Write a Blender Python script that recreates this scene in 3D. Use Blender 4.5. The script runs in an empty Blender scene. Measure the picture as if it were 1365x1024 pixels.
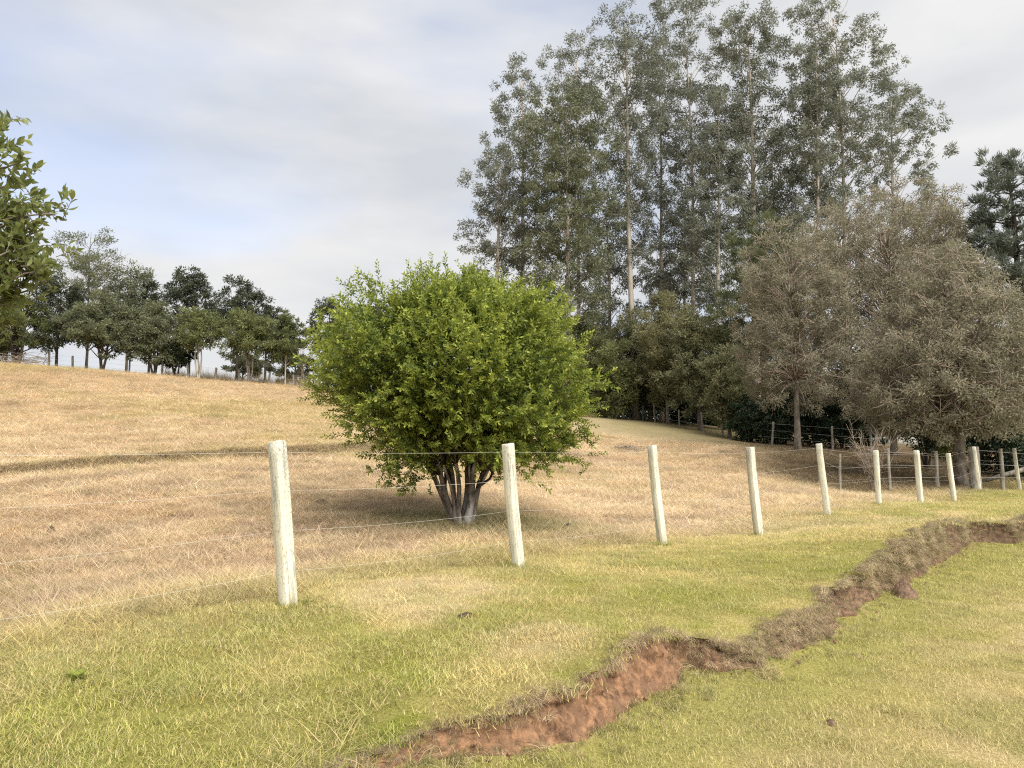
import bpy, math, random
import numpy as np
R = math.radians
scene = bpy.context.scene
col = scene.collection

# ------------------------------------------------------------------ camera, sky, sun, exposure
EYE = 1.65
PITCH = math.atan(83.0 / 1025.0)
cam_d = bpy.data.cameras.new('camera')
cam = bpy.data.objects.new('camera', cam_d)
col.objects.link(cam)
cam.location = (0, 0, EYE)
cam.rotation_euler = (R(90) + PITCH, 0, 0)
cam_d.sensor_width = 36.0
cam_d.lens = 36.0 * 1025.0 / 1365.0
cam_d.clip_start = 0.05
cam_d.clip_end = 6000
scene.camera = cam

SUN_EL, SUN_AZ = R(47), R(148)          # azimuth clockwise from +Y (to the right, a little behind)
world = bpy.data.worlds.new('World')
scene.world = world
world.use_nodes = True
wn, wl = world.node_tree.nodes, world.node_tree.links
wn.clear()
w_out = wn.new('ShaderNodeOutputWorld')
w_bg = wn.new('ShaderNodeBackground')
w_bg.inputs['Strength'].default_value = 0.1
sky = wn.new('ShaderNodeTexSky')
sky.sky_type = 'NISHITA'
sky.sun_disc = False
sky.sun_elevation = SUN_EL
sky.sun_rotation = SUN_AZ
tc = wn.new('ShaderNodeTexCoord')
mp = wn.new('ShaderNodeMapping')
mp.inputs['Scale'].default_value = (1.0, 1.0, 3.2)
mp.inputs['Location'].default_value = (1.7, 0.3, 0.2)
wl.new(tc.outputs['Generated'], mp.inputs['Vector'])
n1 = wn.new('ShaderNodeTexNoise')
n1.inputs['Scale'].default_value = 1.5
n1.inputs['Detail'].default_value = 5
n1.inputs['Roughness'].default_value = 0.45
n1.inputs['Distortion'].default_value = 0.3
wl.new(mp.outputs[0], n1.inputs['Vector'])
r1 = wn.new('ShaderNodeValToRGB')       # cover: 1 = cloud
r1.color_ramp.elements[0].position = 0.30
r1.color_ramp.elements[0].color = (0.62, 0.62, 0.62, 1)
r1.color_ramp.elements[1].position = 0.46
r1.color_ramp.elements[1].color = (1, 1, 1, 1)
wl.new(n1.outputs[0], r1.inputs['Fac'])
n2 = wn.new('ShaderNodeTexNoise')
n2.inputs['Scale'].default_value = 2.6
n2.inputs['Detail'].default_value = 6
n2.inputs['Roughness'].default_value = 0.5
wl.new(mp.outputs[0], n2.inputs['Vector'])
r2 = wn.new('ShaderNodeValToRGB')       # cloud brightness
r2.color_ramp.elements[0].position = 0.36
r2.color_ramp.elements[0].color = (1.34, 1.40, 1.49, 1)
r2.color_ramp.elements[1].position = 0.66
r2.color_ramp.elements[1].color = (1.82, 1.81, 1.80, 1)
wl.new(n2.outputs[0], r2.inputs['Fac'])
wm = wn.new('ShaderNodeMix')
wm.data_type = 'RGBA'
wl.new(r1.outputs[0], wm.inputs[0])
sg = wn.new('ShaderNodeMix'); sg.data_type = 'RGBA'; sg.blend_type = 'MULTIPLY'; sg.inputs[0].default_value = 1
sg.inputs[7].default_value = (0.46, 0.46, 0.51, 1)
wl.new(sky.outputs[0], sg.inputs[6])
wl.new(sg.outputs[2], wm.inputs[6])
wl.new(r2.outputs[0], wm.inputs[7])
wl.new(wm.outputs[2], w_bg.inputs['Color'])
wl.new(w_bg.outputs[0], w_out.inputs['Surface'])

sd = bpy.data.lights.new('sun', 'SUN')
sd.energy = 1.65
sd.angle = R(60)
sd.color = (1.0, 0.96, 0.90)
sun = bpy.data.objects.new('sun', sd)
col.objects.link(sun)
sun.rotation_euler = (R(90) - SUN_EL, 0, -SUN_AZ + R(180))
sun.location = (30, -15, 40)

vs = scene.view_settings
vs.view_transform = 'Standard'
vs.look = 'None'
vs.gamma = 1
vs.exposure = 2.3
vs.use_curve_mapping = False
scene.cycles.use_denoising = False
scene.cycles.filter_width = 1.15
scene.cycles.max_bounces = 8
scene.cycles.transparent_max_bounces = 4
scene.render.film_transparent = False

# ------------------------------------------------------------------ helpers
F = 1025.0
CP, SP = math.cos(PITCH), math.sin(PITCH)

def P(px, py, Y):
    """the point that the photo shows at (px, py), Y metres in front of the camera"""
    u = (px - 682.5) / F
    v = (512.0 - py) / F
    k = Y / (CP - v * SP)
    return np.array((u * k, Y, EYE + (SP + v * CP) * k))

def on_plane(px, py, z):
    u = (px - 682.5) / F
    v = (512.0 - py) / F
    k = (z - EYE) / (SP + v * CP)
    return np.array((u * k, (CP - v * SP) * k, z))

def hash2(ix, iy, seed):
    h = (ix.astype(np.int64) * 374761393 + iy.astype(np.int64) * 668265263 + seed * 974711) & 0x7fffffff
    h = ((h ^ (h >> 13)) * 1274126177) & 0x7fffffff
    h = (h ^ (h >> 16)) & 0xffff
    return h / 65535.0

def vnoise(x, y, seed=0):
    x = np.asarray(x, float); y = np.asarray(y, float)
    ix = np.floor(x); iy = np.floor(y)
    fx = x - ix; fy = y - iy
    fx = fx * fx * (3 - 2 * fx); fy = fy * fy * (3 - 2 * fy)
    a = hash2(ix, iy, seed); b = hash2(ix + 1, iy, seed)
    c = hash2(ix, iy + 1, seed); d = hash2(ix + 1, iy + 1, seed)
    return (a * (1 - fx) + b * fx) * (1 - fy) + (c * (1 - fx) + d * fx) * fy

def fbm(x, y, seed=0, octv=4, gain=0.5):
    s = 0; a = 1.0; n = 0
    for o in range(octv):
        s = s + a * vnoise(np.asarray(x) * 2 ** o + 17.3 * o, np.asarray(y) * 2 ** o - 9.1 * o, seed + o)
        n += a; a *= gain
    return s / n

def sstep(a, b, x):
    t = np.clip((x - a) / (b - a), 0, 1)
    return t * t * (3 - 2 * t)

def unit(v):
    return v / np.maximum(np.linalg.norm(v, axis=-1, keepdims=True), 1e-9)

def mesh_np(name, V, faces, attrs=None, smooth=False):
    """faces: list of (M,k) int arrays"""
    me = bpy.data.meshes.new(name)
    V = np.asarray(V, np.float32)
    me.vertices.add(len(V))
    me.vertices.foreach_set('co', V.ravel())
    nl = sum(f.size for f in faces)
    npoly = sum(len(f) for f in faces)
    me.loops.add(nl)
    me.polygons.add(npoly)
    me.loops.foreach_set('vertex_index', np.concatenate([f.ravel() for f in faces]).astype(np.int32))
    tot = np.concatenate([np.full(len(f), f.shape[1], np.int32) for f in faces])
    st = np.zeros(npoly, np.int32); st[1:] = np.cumsum(tot)[:-1]
    me.polygons.foreach_set('loop_start', st)
    if smooth:
        me.polygons.foreach_set('use_smooth', np.ones(npoly, bool))
    for an, (kind, arr) in (attrs or {}).items():
        a = me.attributes.new(an, kind, 'POINT')
        if kind == 'FLOAT':
            a.data.foreach_set('value', np.asarray(arr, np.float32).ravel())
        elif kind == 'FLOAT_VECTOR':
            a.data.foreach_set('vector', np.asarray(arr, np.float32).ravel())
        elif kind == 'INT':
            a.data.foreach_set('value', np.asarray(arr, np.int32).ravel())
        elif kind == 'FLOAT_COLOR':
            c4 = np.ones((len(arr), 4), np.float32); c4[:, :3] = arr
            a.data.foreach_set('color', c4.ravel())
    me.update(calc_edges=True)
    me.validate()
    return me

def link(name, me, mat=None, parent=None, **props):
    o = bpy.data.objects.new(name, me)
    col.objects.link(o)
    if mat is not None and me is not None and not me.materials:
        me.materials.append(mat)
    if parent is not None:
        o.parent = parent
    for k, v in props.items():
        o[k] = v
    return o

def thing(name, loc, label, category, group=None, rz=0.0):
    o = bpy.data.objects.new(name, None)
    o.empty_display_size = 0.2
    col.objects.link(o)
    o.location = loc
    o.rotation_euler = (0, 0, rz)
    o['label'] = label; o['category'] = category
    if group: o['group'] = group
    return o

class MB:
    """collects tubes and other bits into one mesh"""
    def __init__(s):
        s.V = []; s.F = {}; s.n = 0
    def add(s, V, F):
        V = np.asarray(V, float); F = np.asarray(F, int)
        s.V.append(V); s.F.setdefault(F.shape[1], []).append(F + s.n); s.n += len(V)
    def tube(s, pts, rad, sides=6, cap=True):
        pts = np.asarray(pts, float); m = len(pts)
        rad = np.broadcast_to(np.asarray(rad, float), (m,))
        T = np.gradient(pts, axis=0); T = unit(T)
        ref = np.array((0.31, 0.17, 0.93)) if abs(T[0][2]) < 0.8 else np.array((1.0, 0.13, 0.05))
        A = unit(np.cross(T, ref)); B = np.cross(T, A)
        ang = np.arange(sides) * 2 * math.pi / sides
        ring = A[:, None, :] * np.cos(ang)[None, :, None] + B[:, None, :] * np.sin(ang)[None, :, None]
        V = (pts[:, None, :] + ring * rad[:, None, None]).reshape(-1, 3)
        i = np.arange(m - 1)[:, None] * sides; j = np.arange(sides)[None, :]; k = (j + 1) % sides
        Fq = np.stack((i + j, i + k, i + sides + k, i + sides + j), -1).reshape(-1, 4)
        s.add(V, Fq)
        if cap:
            base = s.n
            s.V.append(np.array([pts[-1], pts[0]])); s.n += 2
            e = base - sides; b0 = base - m * sides
            jj = np.arange(sides); kk = (jj + 1) % sides
            s.F.setdefault(3, []).append(np.stack((e + jj, e + kk, np.full(sides, base)), -1))
            s.F.setdefault(3, []).append(np.stack((b0 + kk, b0 + jj, np.full(sides, base + 1)), -1))
    def build(s, name, mat, parent=None, smooth=True, **props):
        me = mesh_np(name, np.concatenate(s.V), [np.concatenate(f) for f in s.F.values()], smooth=smooth)
        return link(name, me, mat, parent, **props)

# ------------------------------------------------------------------ materials
def new_mat(name):
    m = bpy.data.materials.new(name); m.use_nodes = True
    nt = m.node_tree; nt.nodes.clear()
    out = nt.nodes.new('ShaderNodeOutputMaterial')
    return m, nt, out

def leaf_mat(name, c0, c1, rough=0.5, transl=0.28, spec=0.3):
    m, nt, out = new_mat(name)
    N, L = nt.nodes, nt.links
    at = N.new('ShaderNodeAttribute'); at.attribute_name = 'tint'
    mx = N.new('ShaderNodeMix'); mx.data_type = 'RGBA'
    mx.inputs[6].default_value = (*c0, 1); mx.inputs[7].default_value = (*c1, 1)
    L.new(at.outputs['Fac'], mx.inputs[0])
    pb = N.new('ShaderNodeBsdfPrincipled')
    pb.inputs['Roughness'].default_value = rough
    pb.inputs['Specular IOR Level'].default_value = spec
    L.new(mx.outputs[2], pb.inputs['Base Color'])
    tr = N.new('ShaderNodeBsdfTranslucent')
    L.new(mx.outputs[2], tr.inputs['Color'])
    ms = N.new('ShaderNodeMixShader'); ms.inputs[0].default_value = transl
    L.new(pb.outputs[0], ms.inputs[1]); L.new(tr.outputs[0], ms.inputs[2])
    L.new(ms.outputs[0], out.inputs['Surface'])
    return m

def rough_mat(name, c0, c1, scale=8.0, stretch=(1, 1, 1), bump=0.4, c2=None, rough=0.9, contrast=(0.35, 0.65), dist=0.01, humus=None):
    m, nt, out = new_mat(name)
    N, L = nt.nodes, nt.links
    t = N.new('ShaderNodeTexCoord')
    mpp = N.new('ShaderNodeMapping'); mpp.inputs['Scale'].default_value = stretch
    L.new(t.outputs['Object'], mpp.inputs[0])
    nz = N.new('ShaderNodeTexNoise'); nz.inputs['Scale'].default_value = scale
    nz.inputs['Detail'].default_value = 7; nz.inputs['Roughness'].default_value = 0.65
    L.new(mpp.outputs[0], nz.inputs['Vector'])
    rp = N.new('ShaderNodeValToRGB')
    e = rp.color_ramp.elements
    e[0].position, e[1].position = contrast
    e[0].color = (*c0, 1); e[1].color = (*c1, 1)
    L.new(nz.outputs[0], rp.inputs[0])
    colr = rp.outputs[0]
    if c2 is not None:
        nz2 = N.new('ShaderNodeTexNoise'); nz2.inputs['Scale'].default_value = scale * 0.33
        nz2.inputs['Detail'].default_value = 5
        L.new(mpp.outputs[0], nz2.inputs['Vector'])
        rp2 = N.new('ShaderNodeValToRGB')
        rp2.color_ramp.elements[0].position = 0.5; rp2.color_ramp.elements[1].position = 0.66
        L.new(nz2.outputs[0], rp2.inputs[0])
        mx = N.new('ShaderNodeMix'); mx.data_type = 'RGBA'
        L.new(rp2.outputs[0], mx.inputs[0]); L.new(colr, mx.inputs[6]); mx.inputs[7].default_value = (*c2, 1)
        colr = mx.outputs[2]
    if humus is not None:
        ha = N.new('ShaderNodeAttribute'); ha.attribute_name = 'humus'
        hm = N.new('ShaderNodeMix'); hm.data_type = 'RGBA'; hm.blend_type = 'MULTIPLY'
        L.new(ha.outputs['Fac'], hm.inputs[0]); L.new(colr, hm.inputs[6]); hm.inputs[7].default_value = (*humus, 1)
        colr = hm.outputs[2]
    pb = N.new('ShaderNodeBsdfPrincipled')
    pb.inputs['Roughness'].default_value = rough
    pb.inputs['Specular IOR Level'].default_value = 0.15
    L.new(colr, pb.inputs['Base Color'])
    bp = N.new('ShaderNodeBump'); bp.inputs['Strength'].default_value = bump; bp.inputs['Distance'].default_value = dist
    L.new(nz.outputs[0], bp.inputs['Height']); L.new(bp.outputs[0], pb.inputs['Normal'])
    L.new(pb.outputs[0], out.inputs['Surface'])
    return m

def ground_mat(name):
    m, nt, out = new_mat(name)
    N, L = nt.nodes, nt.links
    at = N.new('ShaderNodeAttribute'); at.attribute_name = 'col'
    g = N.new('ShaderNodeNewGeometry')
    nz = N.new('ShaderNodeTexNoise'); nz.inputs['Scale'].default_value = 45
    nz.inputs['Detail'].default_value = 6; nz.inputs['Roughness'].default_value = 0.75
    L.new(g.outputs['Position'], nz.inputs['Vector'])
    rp = N.new('ShaderNodeValToRGB')
    rp.color_ramp.elements[0].position = 0.3; rp.color_ramp.elements[0].color = (0.40, 0.36, 0.34, 1)
    rp.color_ramp.elements[1].position = 0.7; rp.color_ramp.elements[1].color = (0.95, 0.93, 0.92, 1)
    L.new(nz.outputs[0], rp.inputs[0])
    mx = N.new('ShaderNodeMix'); mx.data_type = 'RGBA'; mx.blend_type = 'MULTIPLY'; mx.inputs[0].default_value = 1
    L.new(at.outputs['Color'], mx.inputs[6]); L.new(rp.outputs[0], mx.inputs[7])
    pb = N.new('ShaderNodeBsdfPrincipled'); pb.inputs['Roughness'].default_value = 1
    pb.inputs['Specular IOR Level'].default_value = 0.0
    L.new(mx.outputs[2], pb.inputs['Base Color'])
    bp = N.new('ShaderNodeBump'); bp.inputs['Strength'].default_value = 0.7; bp.inputs['Distance'].default_value = 0.03
    L.new(nz.outputs[0], bp.inputs['Height']); L.new(bp.outputs[0], pb.inputs['Normal'])
    L.new(pb.outputs[0], out.inputs['Surface'])
    return m

def grass_mat(name):
    m, nt, out = new_mat(name)
    N, L = nt.nodes, nt.links
    at = N.new('ShaderNodeAttribute'); at.attribute_type = 'INSTANCER'; at.attribute_name = 'col'
    tn = N.new('ShaderNodeAttribute'); tn.attribute_name = 'tint'
    rp = N.new('ShaderNodeValToRGB')
    e = rp.color_ramp.elements
    e[0].position = 0.0; e[0].color = (0.62, 0.68, 0.6, 1)
    e[1].position = 1.0; e[1].color = (1.5, 1.35, 1.35, 1)
    k = e.new(0.5); k.color = (1, 1, 1, 1)
    L.new(tn.outputs['Fac'], rp.inputs[0])
    mx = N.new('ShaderNodeMix'); mx.data_type = 'RGBA'; mx.blend_type = 'MULTIPLY'; mx.inputs[0].default_value = 1
    L.new(at.outputs['Color'], mx.inputs[6]); L.new(rp.outputs[0], mx.inputs[7])
    dr = N.new('ShaderNodeValToRGB')
    dr.color_ramp.elements[0].position = 0.66; dr.color_ramp.elements[0].color = (0, 0, 0, 1)
    dr.color_ramp.elements[1].position = 0.78; dr.color_ramp.elements[1].color = (0.7, 0.7, 0.7, 1)
    L.new(tn.outputs['Fac'], dr.inputs[0])
    m2 = N.new('ShaderNodeMix'); m2.data_type = 'RGBA'
    L.new(dr.outputs[0], m2.inputs[0]); L.new(mx.outputs[2], m2.inputs[6]); m2.inputs[7].default_value = (0.54, 0.44, 0.26, 1)
    mx = m2
    pb = N.new('ShaderNodeBsdfPrincipled'); pb.inputs['Roughness'].default_value = 0.7
    pb.inputs['Specular IOR Level'].default_value = 0.15
    L.new(mx.outputs[2], pb.inputs['Base Color'])
    tr = N.new('ShaderNodeBsdfTranslucent'); L.new(mx.outputs[2], tr.inputs['Color'])
    ms = N.new('ShaderNodeMixShader'); ms.inputs[0].default_value = 0.3
    L.new(pb.outputs[0], ms.inputs[1]); L.new(tr.outputs[0], ms.inputs[2])
    L.new(ms.outputs[0], out.inputs['Surface'])
    return m

M = {}
M['ground'] = ground_mat('ground')
M['grass'] = grass_mat('grass')
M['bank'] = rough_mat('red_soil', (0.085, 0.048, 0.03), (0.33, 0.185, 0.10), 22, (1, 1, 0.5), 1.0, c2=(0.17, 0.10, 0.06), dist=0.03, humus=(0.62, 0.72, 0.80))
M['bark_euc'] = rough_mat('eucalyptus_bark', (0.22, 0.185, 0.15), (0.48, 0.43, 0.37), 1.2, (1, 1, 0.25), 0.4, dist=0.05)
M['bark_grey'] = rough_mat('grey_bark', (0.07, 0.058, 0.045), (0.22, 0.19, 0.155), 6, (1, 1, 0.4), 0.6, dist=0.03)
M['bark_dark'] = rough_mat('dark_bark', (0.025, 0.02, 0.016), (0.085, 0.07, 0.055), 6, (1, 1, 0.4), 0.6, dist=0.03)
M['bark_lichen'] = rough_mat('lichened_bark', (0.07, 0.058, 0.048), (0.19, 0.16, 0.13), 14, (1, 1, 0.5), 0.7, c2=(0.42, 0.40, 0.37), dist=0.02)
M['bark_pale'] = rough_mat('pale_bark', (0.22, 0.19, 0.15), (0.45, 0.42, 0.37), 5, (1, 1, 0.4), 0.5, dist=0.02)
M['twig'] = rough_mat('dry_twig', (0.16, 0.125, 0.095), (0.34, 0.28, 0.22), 10, (1, 1, 1), 0.3)
def paint_mat():
    m, nt, out = new_mat('weathered_white_paint')
    N, L = nt.nodes, nt.links
    t = N.new('ShaderNodeTexCoord'); inf = N.new('ShaderNodeObjectInfo')
    def noise(scale, stretch, detail=6):
        mpp = N.new('ShaderNodeMapping'); mpp.inputs['Scale'].default_value = stretch
        ad = N.new('ShaderNodeVectorMath'); ad.operation = 'ADD'
        L.new(t.outputs['Object'], ad.inputs[0]); L.new(inf.outputs['Random'], ad.inputs[1])
        L.new(ad.outputs[0], mpp.inputs[0])
        n = N.new('ShaderNodeTexNoise'); n.inputs['Scale'].default_value = scale; n.inputs['Detail'].default_value = detail; n.inputs['Roughness'].default_value = 0.7
        L.new(mpp.outputs[0], n.inputs['Vector']); return n.outputs[0]
    def ramp(src, a, b, ca=(0, 0, 0), cb=(1, 1, 1)):
        r = N.new('ShaderNodeValToRGB'); r.color_ramp.elements[0].position = a; r.color_ramp.elements[1].position = b
        r.color_ramp.elements[0].color = (*ca, 1); r.color_ramp.elements[1].color = (*cb, 1)
        L.new(src, r.inputs[0]); return r.outputs[0]
    def mix(f, a, b, mode='MIX'):
        x = N.new('ShaderNodeMix'); x.data_type = 'RGBA'; x.blend_type = mode
        for sck, v in ((0, f), (6, a), (7, b)):
            if isinstance(v, tuple): x.inputs[sck].default_value = (*v, 1)
            elif isinstance(v, float): x.inputs[sck].default_value = v
            else: L.new(v, x.inputs[sck])
        return x.outputs[2]
    grain = noise(30, (1, 1, 0.08)); speck = noise(95, (1, 1, 0.5), 4); big = noise(6, (1, 1, 0.35))
    base = mix(ramp(big, 0.35, 0.65), (0.62, 0.585, 0.45), (0.52, 0.495, 0.39))
    c = mix(ramp(grain, 0.53, 0.66), base, (0.27, 0.255, 0.21))
    c = mix(ramp(speck, 0.56, 0.66), c, (0.16, 0.15, 0.125))
    sep = N.new('ShaderNodeSeparateXYZ'); L.new(t.outputs['Object'], sep.inputs[0])
    zz = N.new('ShaderNodeMath'); zz.operation = 'ADD'; L.new(sep.outputs[2], zz.inputs[0]); L.new(big, zz.inputs[1])
    topw = ramp(zz.outputs[0], 0.0, 1.0)                    # clamp only
    tp = N.new('ShaderNodeMapRange'); tp.inputs[1].default_value = 1.35; tp.inputs[2].default_value = 2.1; tp.inputs[4].default_value = 0.75
    L.new(zz.outputs[0], tp.inputs[0])
    c = mix(tp.outputs[0], c, mix(ramp(speck, 0.42, 0.6), (0.44, 0.43, 0.37), (0.15, 0.15, 0.12)))
    ft = N.new('ShaderNodeMapRange'); ft.inputs[1].default_value = 0.62; ft.inputs[2].default_value = 0.45; ft.inputs[4].default_value = 0.7
    L.new(zz.outputs[0], ft.inputs[0])
    c = mix(ft.outputs[0], c, (0.22, 0.185, 0.11))
    pb = N.new('ShaderNodeBsdfPrincipled'); pb.inputs['Roughness'].default_value = 0.9; pb.inputs['Specular IOR Level'].default_value = 0.1
    L.new(c, pb.inputs['Base Color'])
    bp = N.new('ShaderNodeBump'); bp.inputs['Strength'].default_value = 0.45; bp.inputs['Distance'].default_value = 0.006
    L.new(grain, bp.inputs['Height']); L.new(bp.outputs[0], pb.inputs['Normal']); L.new(pb.outputs[0], out.inputs['Surface'])
    return m
M['paint'] = paint_mat()
M['oldwood'] = rough_mat('grey_weathered_wood', (0.13, 0.115, 0.095), (0.34, 0.31, 0.26), 12, (1, 1, 0.15), 0.6, rough=0.9)
M['wire'] = rough_mat('galvanised_wire', (0.40, 0.39, 0.34), (0.60, 0.58, 0.52), 30, (1, 1, 1), 0.1, rough=0.5)
M['dung'] = rough_mat('dark_dung', (0.03, 0.022, 0.016), (0.11, 0.08, 0.055), 18, (1, 1, 1), 1.0)
M['clod'] = rough_mat('brown_soil', (0.06, 0.04, 0.028), (0.20, 0.13, 0.085), 20, (1, 1, 1), 1.0, dist=0.02)
M['stone'] = rough_mat('pale_rendered_wall', (0.45, 0.43, 0.38), (0.62, 0.60, 0.55), 5, (1, 1, 1), 0.2)
M['staple'] = M['wire']
L_ = {}
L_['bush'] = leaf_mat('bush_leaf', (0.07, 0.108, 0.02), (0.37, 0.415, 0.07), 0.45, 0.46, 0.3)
L_['citrus'] = leaf_mat('citrus_leaf', (0.12, 0.15, 0.055), (0.36, 0.38, 0.11), 0.4, 0.5, 0.35)
L_['euc'] = leaf_mat('eucalyptus_leaf', (0.112, 0.122, 0.092), (0.255, 0.265, 0.195), 0.5, 0.48)
L_['euc_light'] = leaf_mat('young_eucalyptus_leaf', (0.095, 0.108, 0.06), (0.21, 0.22, 0.125), 0.5, 0.4)
L_['olive'] = leaf_mat('olive_green_leaf', (0.125, 0.13, 0.068), (0.26, 0.255, 0.13), 0.55, 0.45)
L_['brown'] = leaf_mat('autumn_brown_leaf', (0.175, 0.166, 0.112), (0.355, 0.325, 0.222), 0.6, 0.45)
L_['pine'] = leaf_mat('araucaria_needle', (0.06, 0.075, 0.038), (0.165, 0.185, 0.08), 0.5, 0.3)
L_['pine_grey'] = leaf_mat('grey_conifer_needle', (0.10, 0.115, 0.09), (0.24, 0.265, 0.205), 0.5, 0.45)
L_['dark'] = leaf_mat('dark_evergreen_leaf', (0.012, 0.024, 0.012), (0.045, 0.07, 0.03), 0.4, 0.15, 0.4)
L_['ridge'] = leaf_mat('ridge_tree_leaf', (0.085, 0.105, 0.045), (0.22, 0.24, 0.095), 0.5, 0.5)
L_['ridge_grey'] = leaf_mat('grey_green_leaf', (0.10, 0.112, 0.064), (0.235, 0.25, 0.135), 0.55, 0.5)
L_['ridge_dark'] = leaf_mat('glossy_dark_leaf', (0.03, 0.038, 0.024), (0.085, 0.098, 0.05), 0.45, 0.25, 0.35)
L_['belt_grey'] = leaf_mat('belt_grey_green_leaf', (0.10, 0.11, 0.065), (0.25, 0.255, 0.15), 0.55, 0.45)
L_['belt_green'] = leaf_mat('belt_fresh_leaf', (0.095, 0.115, 0.05), (0.25, 0.265, 0.10), 0.55, 0.45)
L_['belt_light'] = leaf_mat('belt_pale_leaf', (0.145, 0.145, 0.075), (0.31, 0.295, 0.15), 0.55, 0.5)
L_['yellowgreen'] = leaf_mat('yellow_green_leaf', (0.08, 0.10, 0.02), (0.22, 0.25, 0.04), 0.5, 0.3)

# ------------------------------------------------------------------ ground shape
S0 = np.array((-1.91, 6.6))
DS = np.array((0.679, 0.734)); DS = DS / np.linalg.norm(DS)
DT = np.array((-DS[1], DS[0]))

def to_st(x, y):
    dx = np.asarray(x) - S0[0]; dy = np.asarray(y) - S0[1]
    return dx * DS[0] + dy * DS[1], dx * DT[0] + dy * DT[1]

def to_xy(s, t):
    return S0[0] + s * DS[0] + t * DT[0], S0[1] + s * DS[1] + t * DT[1]

# the eroded bank: (px of base, py of base, py of top edge)
BANK = [(500, 1046, 1018), (620, 1031, 983), (720, 1018, 947), (790, 988, 915), (840, 956, 888), (880, 942, 880), (915, 906, 864),
        (970, 912, 872), (1010, 903, 876), (1060, 880, 846), (1110, 852, 818), (1128, 832, 796), (1168, 812, 768), (1203, 786, 735),
        (1238, 764, 712), (1276, 744, 698), (1302, 730, 699), (1350, 731, 700), (1385, 727, 692)]
bs, bt, bh = [], [], []
for px, pb_, pt_ in BANK:
    q = on_plane(px, pb_, 0.0)
    s_, t_ = to_st(q[0], q[1])
    bs.append(s_); bt.append(t_); bh.append((pb_ - pt_) / F * (q[1] + 0.12) * 1.0)
o_ = np.argsort(bs)
bs = np.array(bs)[o_]; bt = np.array(bt)[o_]; bh = np.array(bh)[o_]
bs = np.concatenate(([-60, -6], bs, [bs[-1] + 6, 200])); bt = np.concatenate(([bt[0], bt[0]], bt, [-3.0, -3.0]))
bh = np.concatenate(([0.12, 0.12], bh, [0.35, 0.35]))

def edge_base(s):
    s = np.asarray(s, float)
    return np.interp(s, bs, bt) + 0.05 * (fbm(s * 1.7, s * 0 + 3.3, 5) - 0.5) + 0.12 * (np.abs(2 * vnoise(s * 2.6, s * 0 + 1.1, 9) - 1) - 0.5) + 0.05 * (np.abs(2 * vnoise(s * 7.0, s * 0 + 4.1, 12) - 1) - 0.5)

def edge_h(s):
    s = np.asarray(s, float)
    return np.interp(s, bs, bh) * (1.0 + 0.3 * sstep(0.3, 1.2, s) * sstep(4.6, 3.6, s)) * (0.98 + 0.3 * (fbm(s * 2.3, s * 0 + 7.7, 21) - 0.5))

def face_w(s):
    return 0.10 + 0.10 * fbm(np.asarray(s) * 1.3, np.asarray(s) * 0 + 2.2, 33)

def edge_top(s):
    return edge_base(s) + face_w(s)

POSTS = [(385, 808, 590, 6.6), (691, 755, 593, 8.8), (882, 727, 595, 11.0), (1011, 715, 597, 13.3), (1103, 686, 592, 15.6), (1172, 672, 601, 17.9),
         (1228, 672, 601, 20.4), (1272, 672, 605, 22.9), (1306, 656, 596, 25.3), (1359, 654, 598, 28.6)]
ctl = [P(a, b, d) for a, b, _, d in POSTS]
for px, py, d in [(615, 698, 13.0), (0, 780, 9.3), (0, 690, 13.5), (200, 650, 16), (0, 627, 19.5), (450, 598, 25), (250, 560, 35), (0, 545, 36), (480, 570, 34),
                  (0, 489, 62), (100, 495, 63), (200, 503, 64), (300, 512, 65), (400, 519, 66), (500, 530, 67), (600, 540, 68), (700, 548, 69), (815, 556, 68), (760, 590, 36),
                  (873, 563, 60), (940, 576, 53), (992, 588, 48), (1062, 601, 39), (1117, 658, 27.5), (1200, 648, 28), (1300, 655, 27),
                  (900, 622, 30), (800, 640, 23), (1000, 645, 24), (1050, 620, 33), (1200, 602, 45), (1350, 622, 40), (1200, 592, 60), (1365, 650, 30)]:
    ctl.append(P(px, py, d))
for s in np.arange(-6, 18, 1.5):
    t = float(edge_top(s)); x, y = to_xy(s, t)
    ctl.append(np.array((x, y, float(edge_h(s)))))
for x, y, z in [(-90, 80, 3), (-50, 90, 4.2), (-20, 95, 4.0), (0, 100, 4.0), (25, 100, 3.5), (60, 90, 1.5), (60, 50, 1.0), (-70, 55, 6.5), (-60, 20, 3.5), (-25, 5, 0.9),
                (-12, -2, 0.4), (40, 35, 0.4), (-90, 120, -2), (0, 140, 1), (90, 120, 0)]:
    ctl.append(np.array((x, y, z)))
ctl = np.array(ctl)

def tps_fit(C, lam=0.02):
    n = len(C); d = np.linalg.norm(C[:, None, :2] - C[None, :, :2], axis=-1) / 20
    K = np.where(d > 1e-9, d * d * np.log(np.maximum(d, 1e-9)), 0) + np.eye(n) * lam * 0.01
    Pm = np.c_[np.ones(n), C[:, :2] / 20]
    A = np.zeros((n + 3, n + 3)); A[:n, :n] = K; A[:n, n:] = Pm; A[n:, :n] = Pm.T
    return np.linalg.solve(A, np.r_[C[:, 2], 0, 0, 0])
TPS = tps_fit(ctl)

def tps(x, y):
    sh = np.shape(x); x = np.ravel(x); y = np.ravel(y); out = np.empty(len(x))
    for i in range(0, len(x), 20000):
        xx = x[i:i + 20000]; yy = y[i:i + 20000]
        d = np.hypot(xx[:, None] - ctl[None, :, 0], yy[:, None] - ctl[None, :, 1]) / 20
        K = np.where(d > 1e-9, d * d * np.log(np.maximum(d, 1e-9)), 0)
        out[i:i + 20000] = K @ TPS[:-3] + TPS[-3] + TPS[-2] * xx / 20 + TPS[-1] * yy / 20
    return out.reshape(sh)

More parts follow.
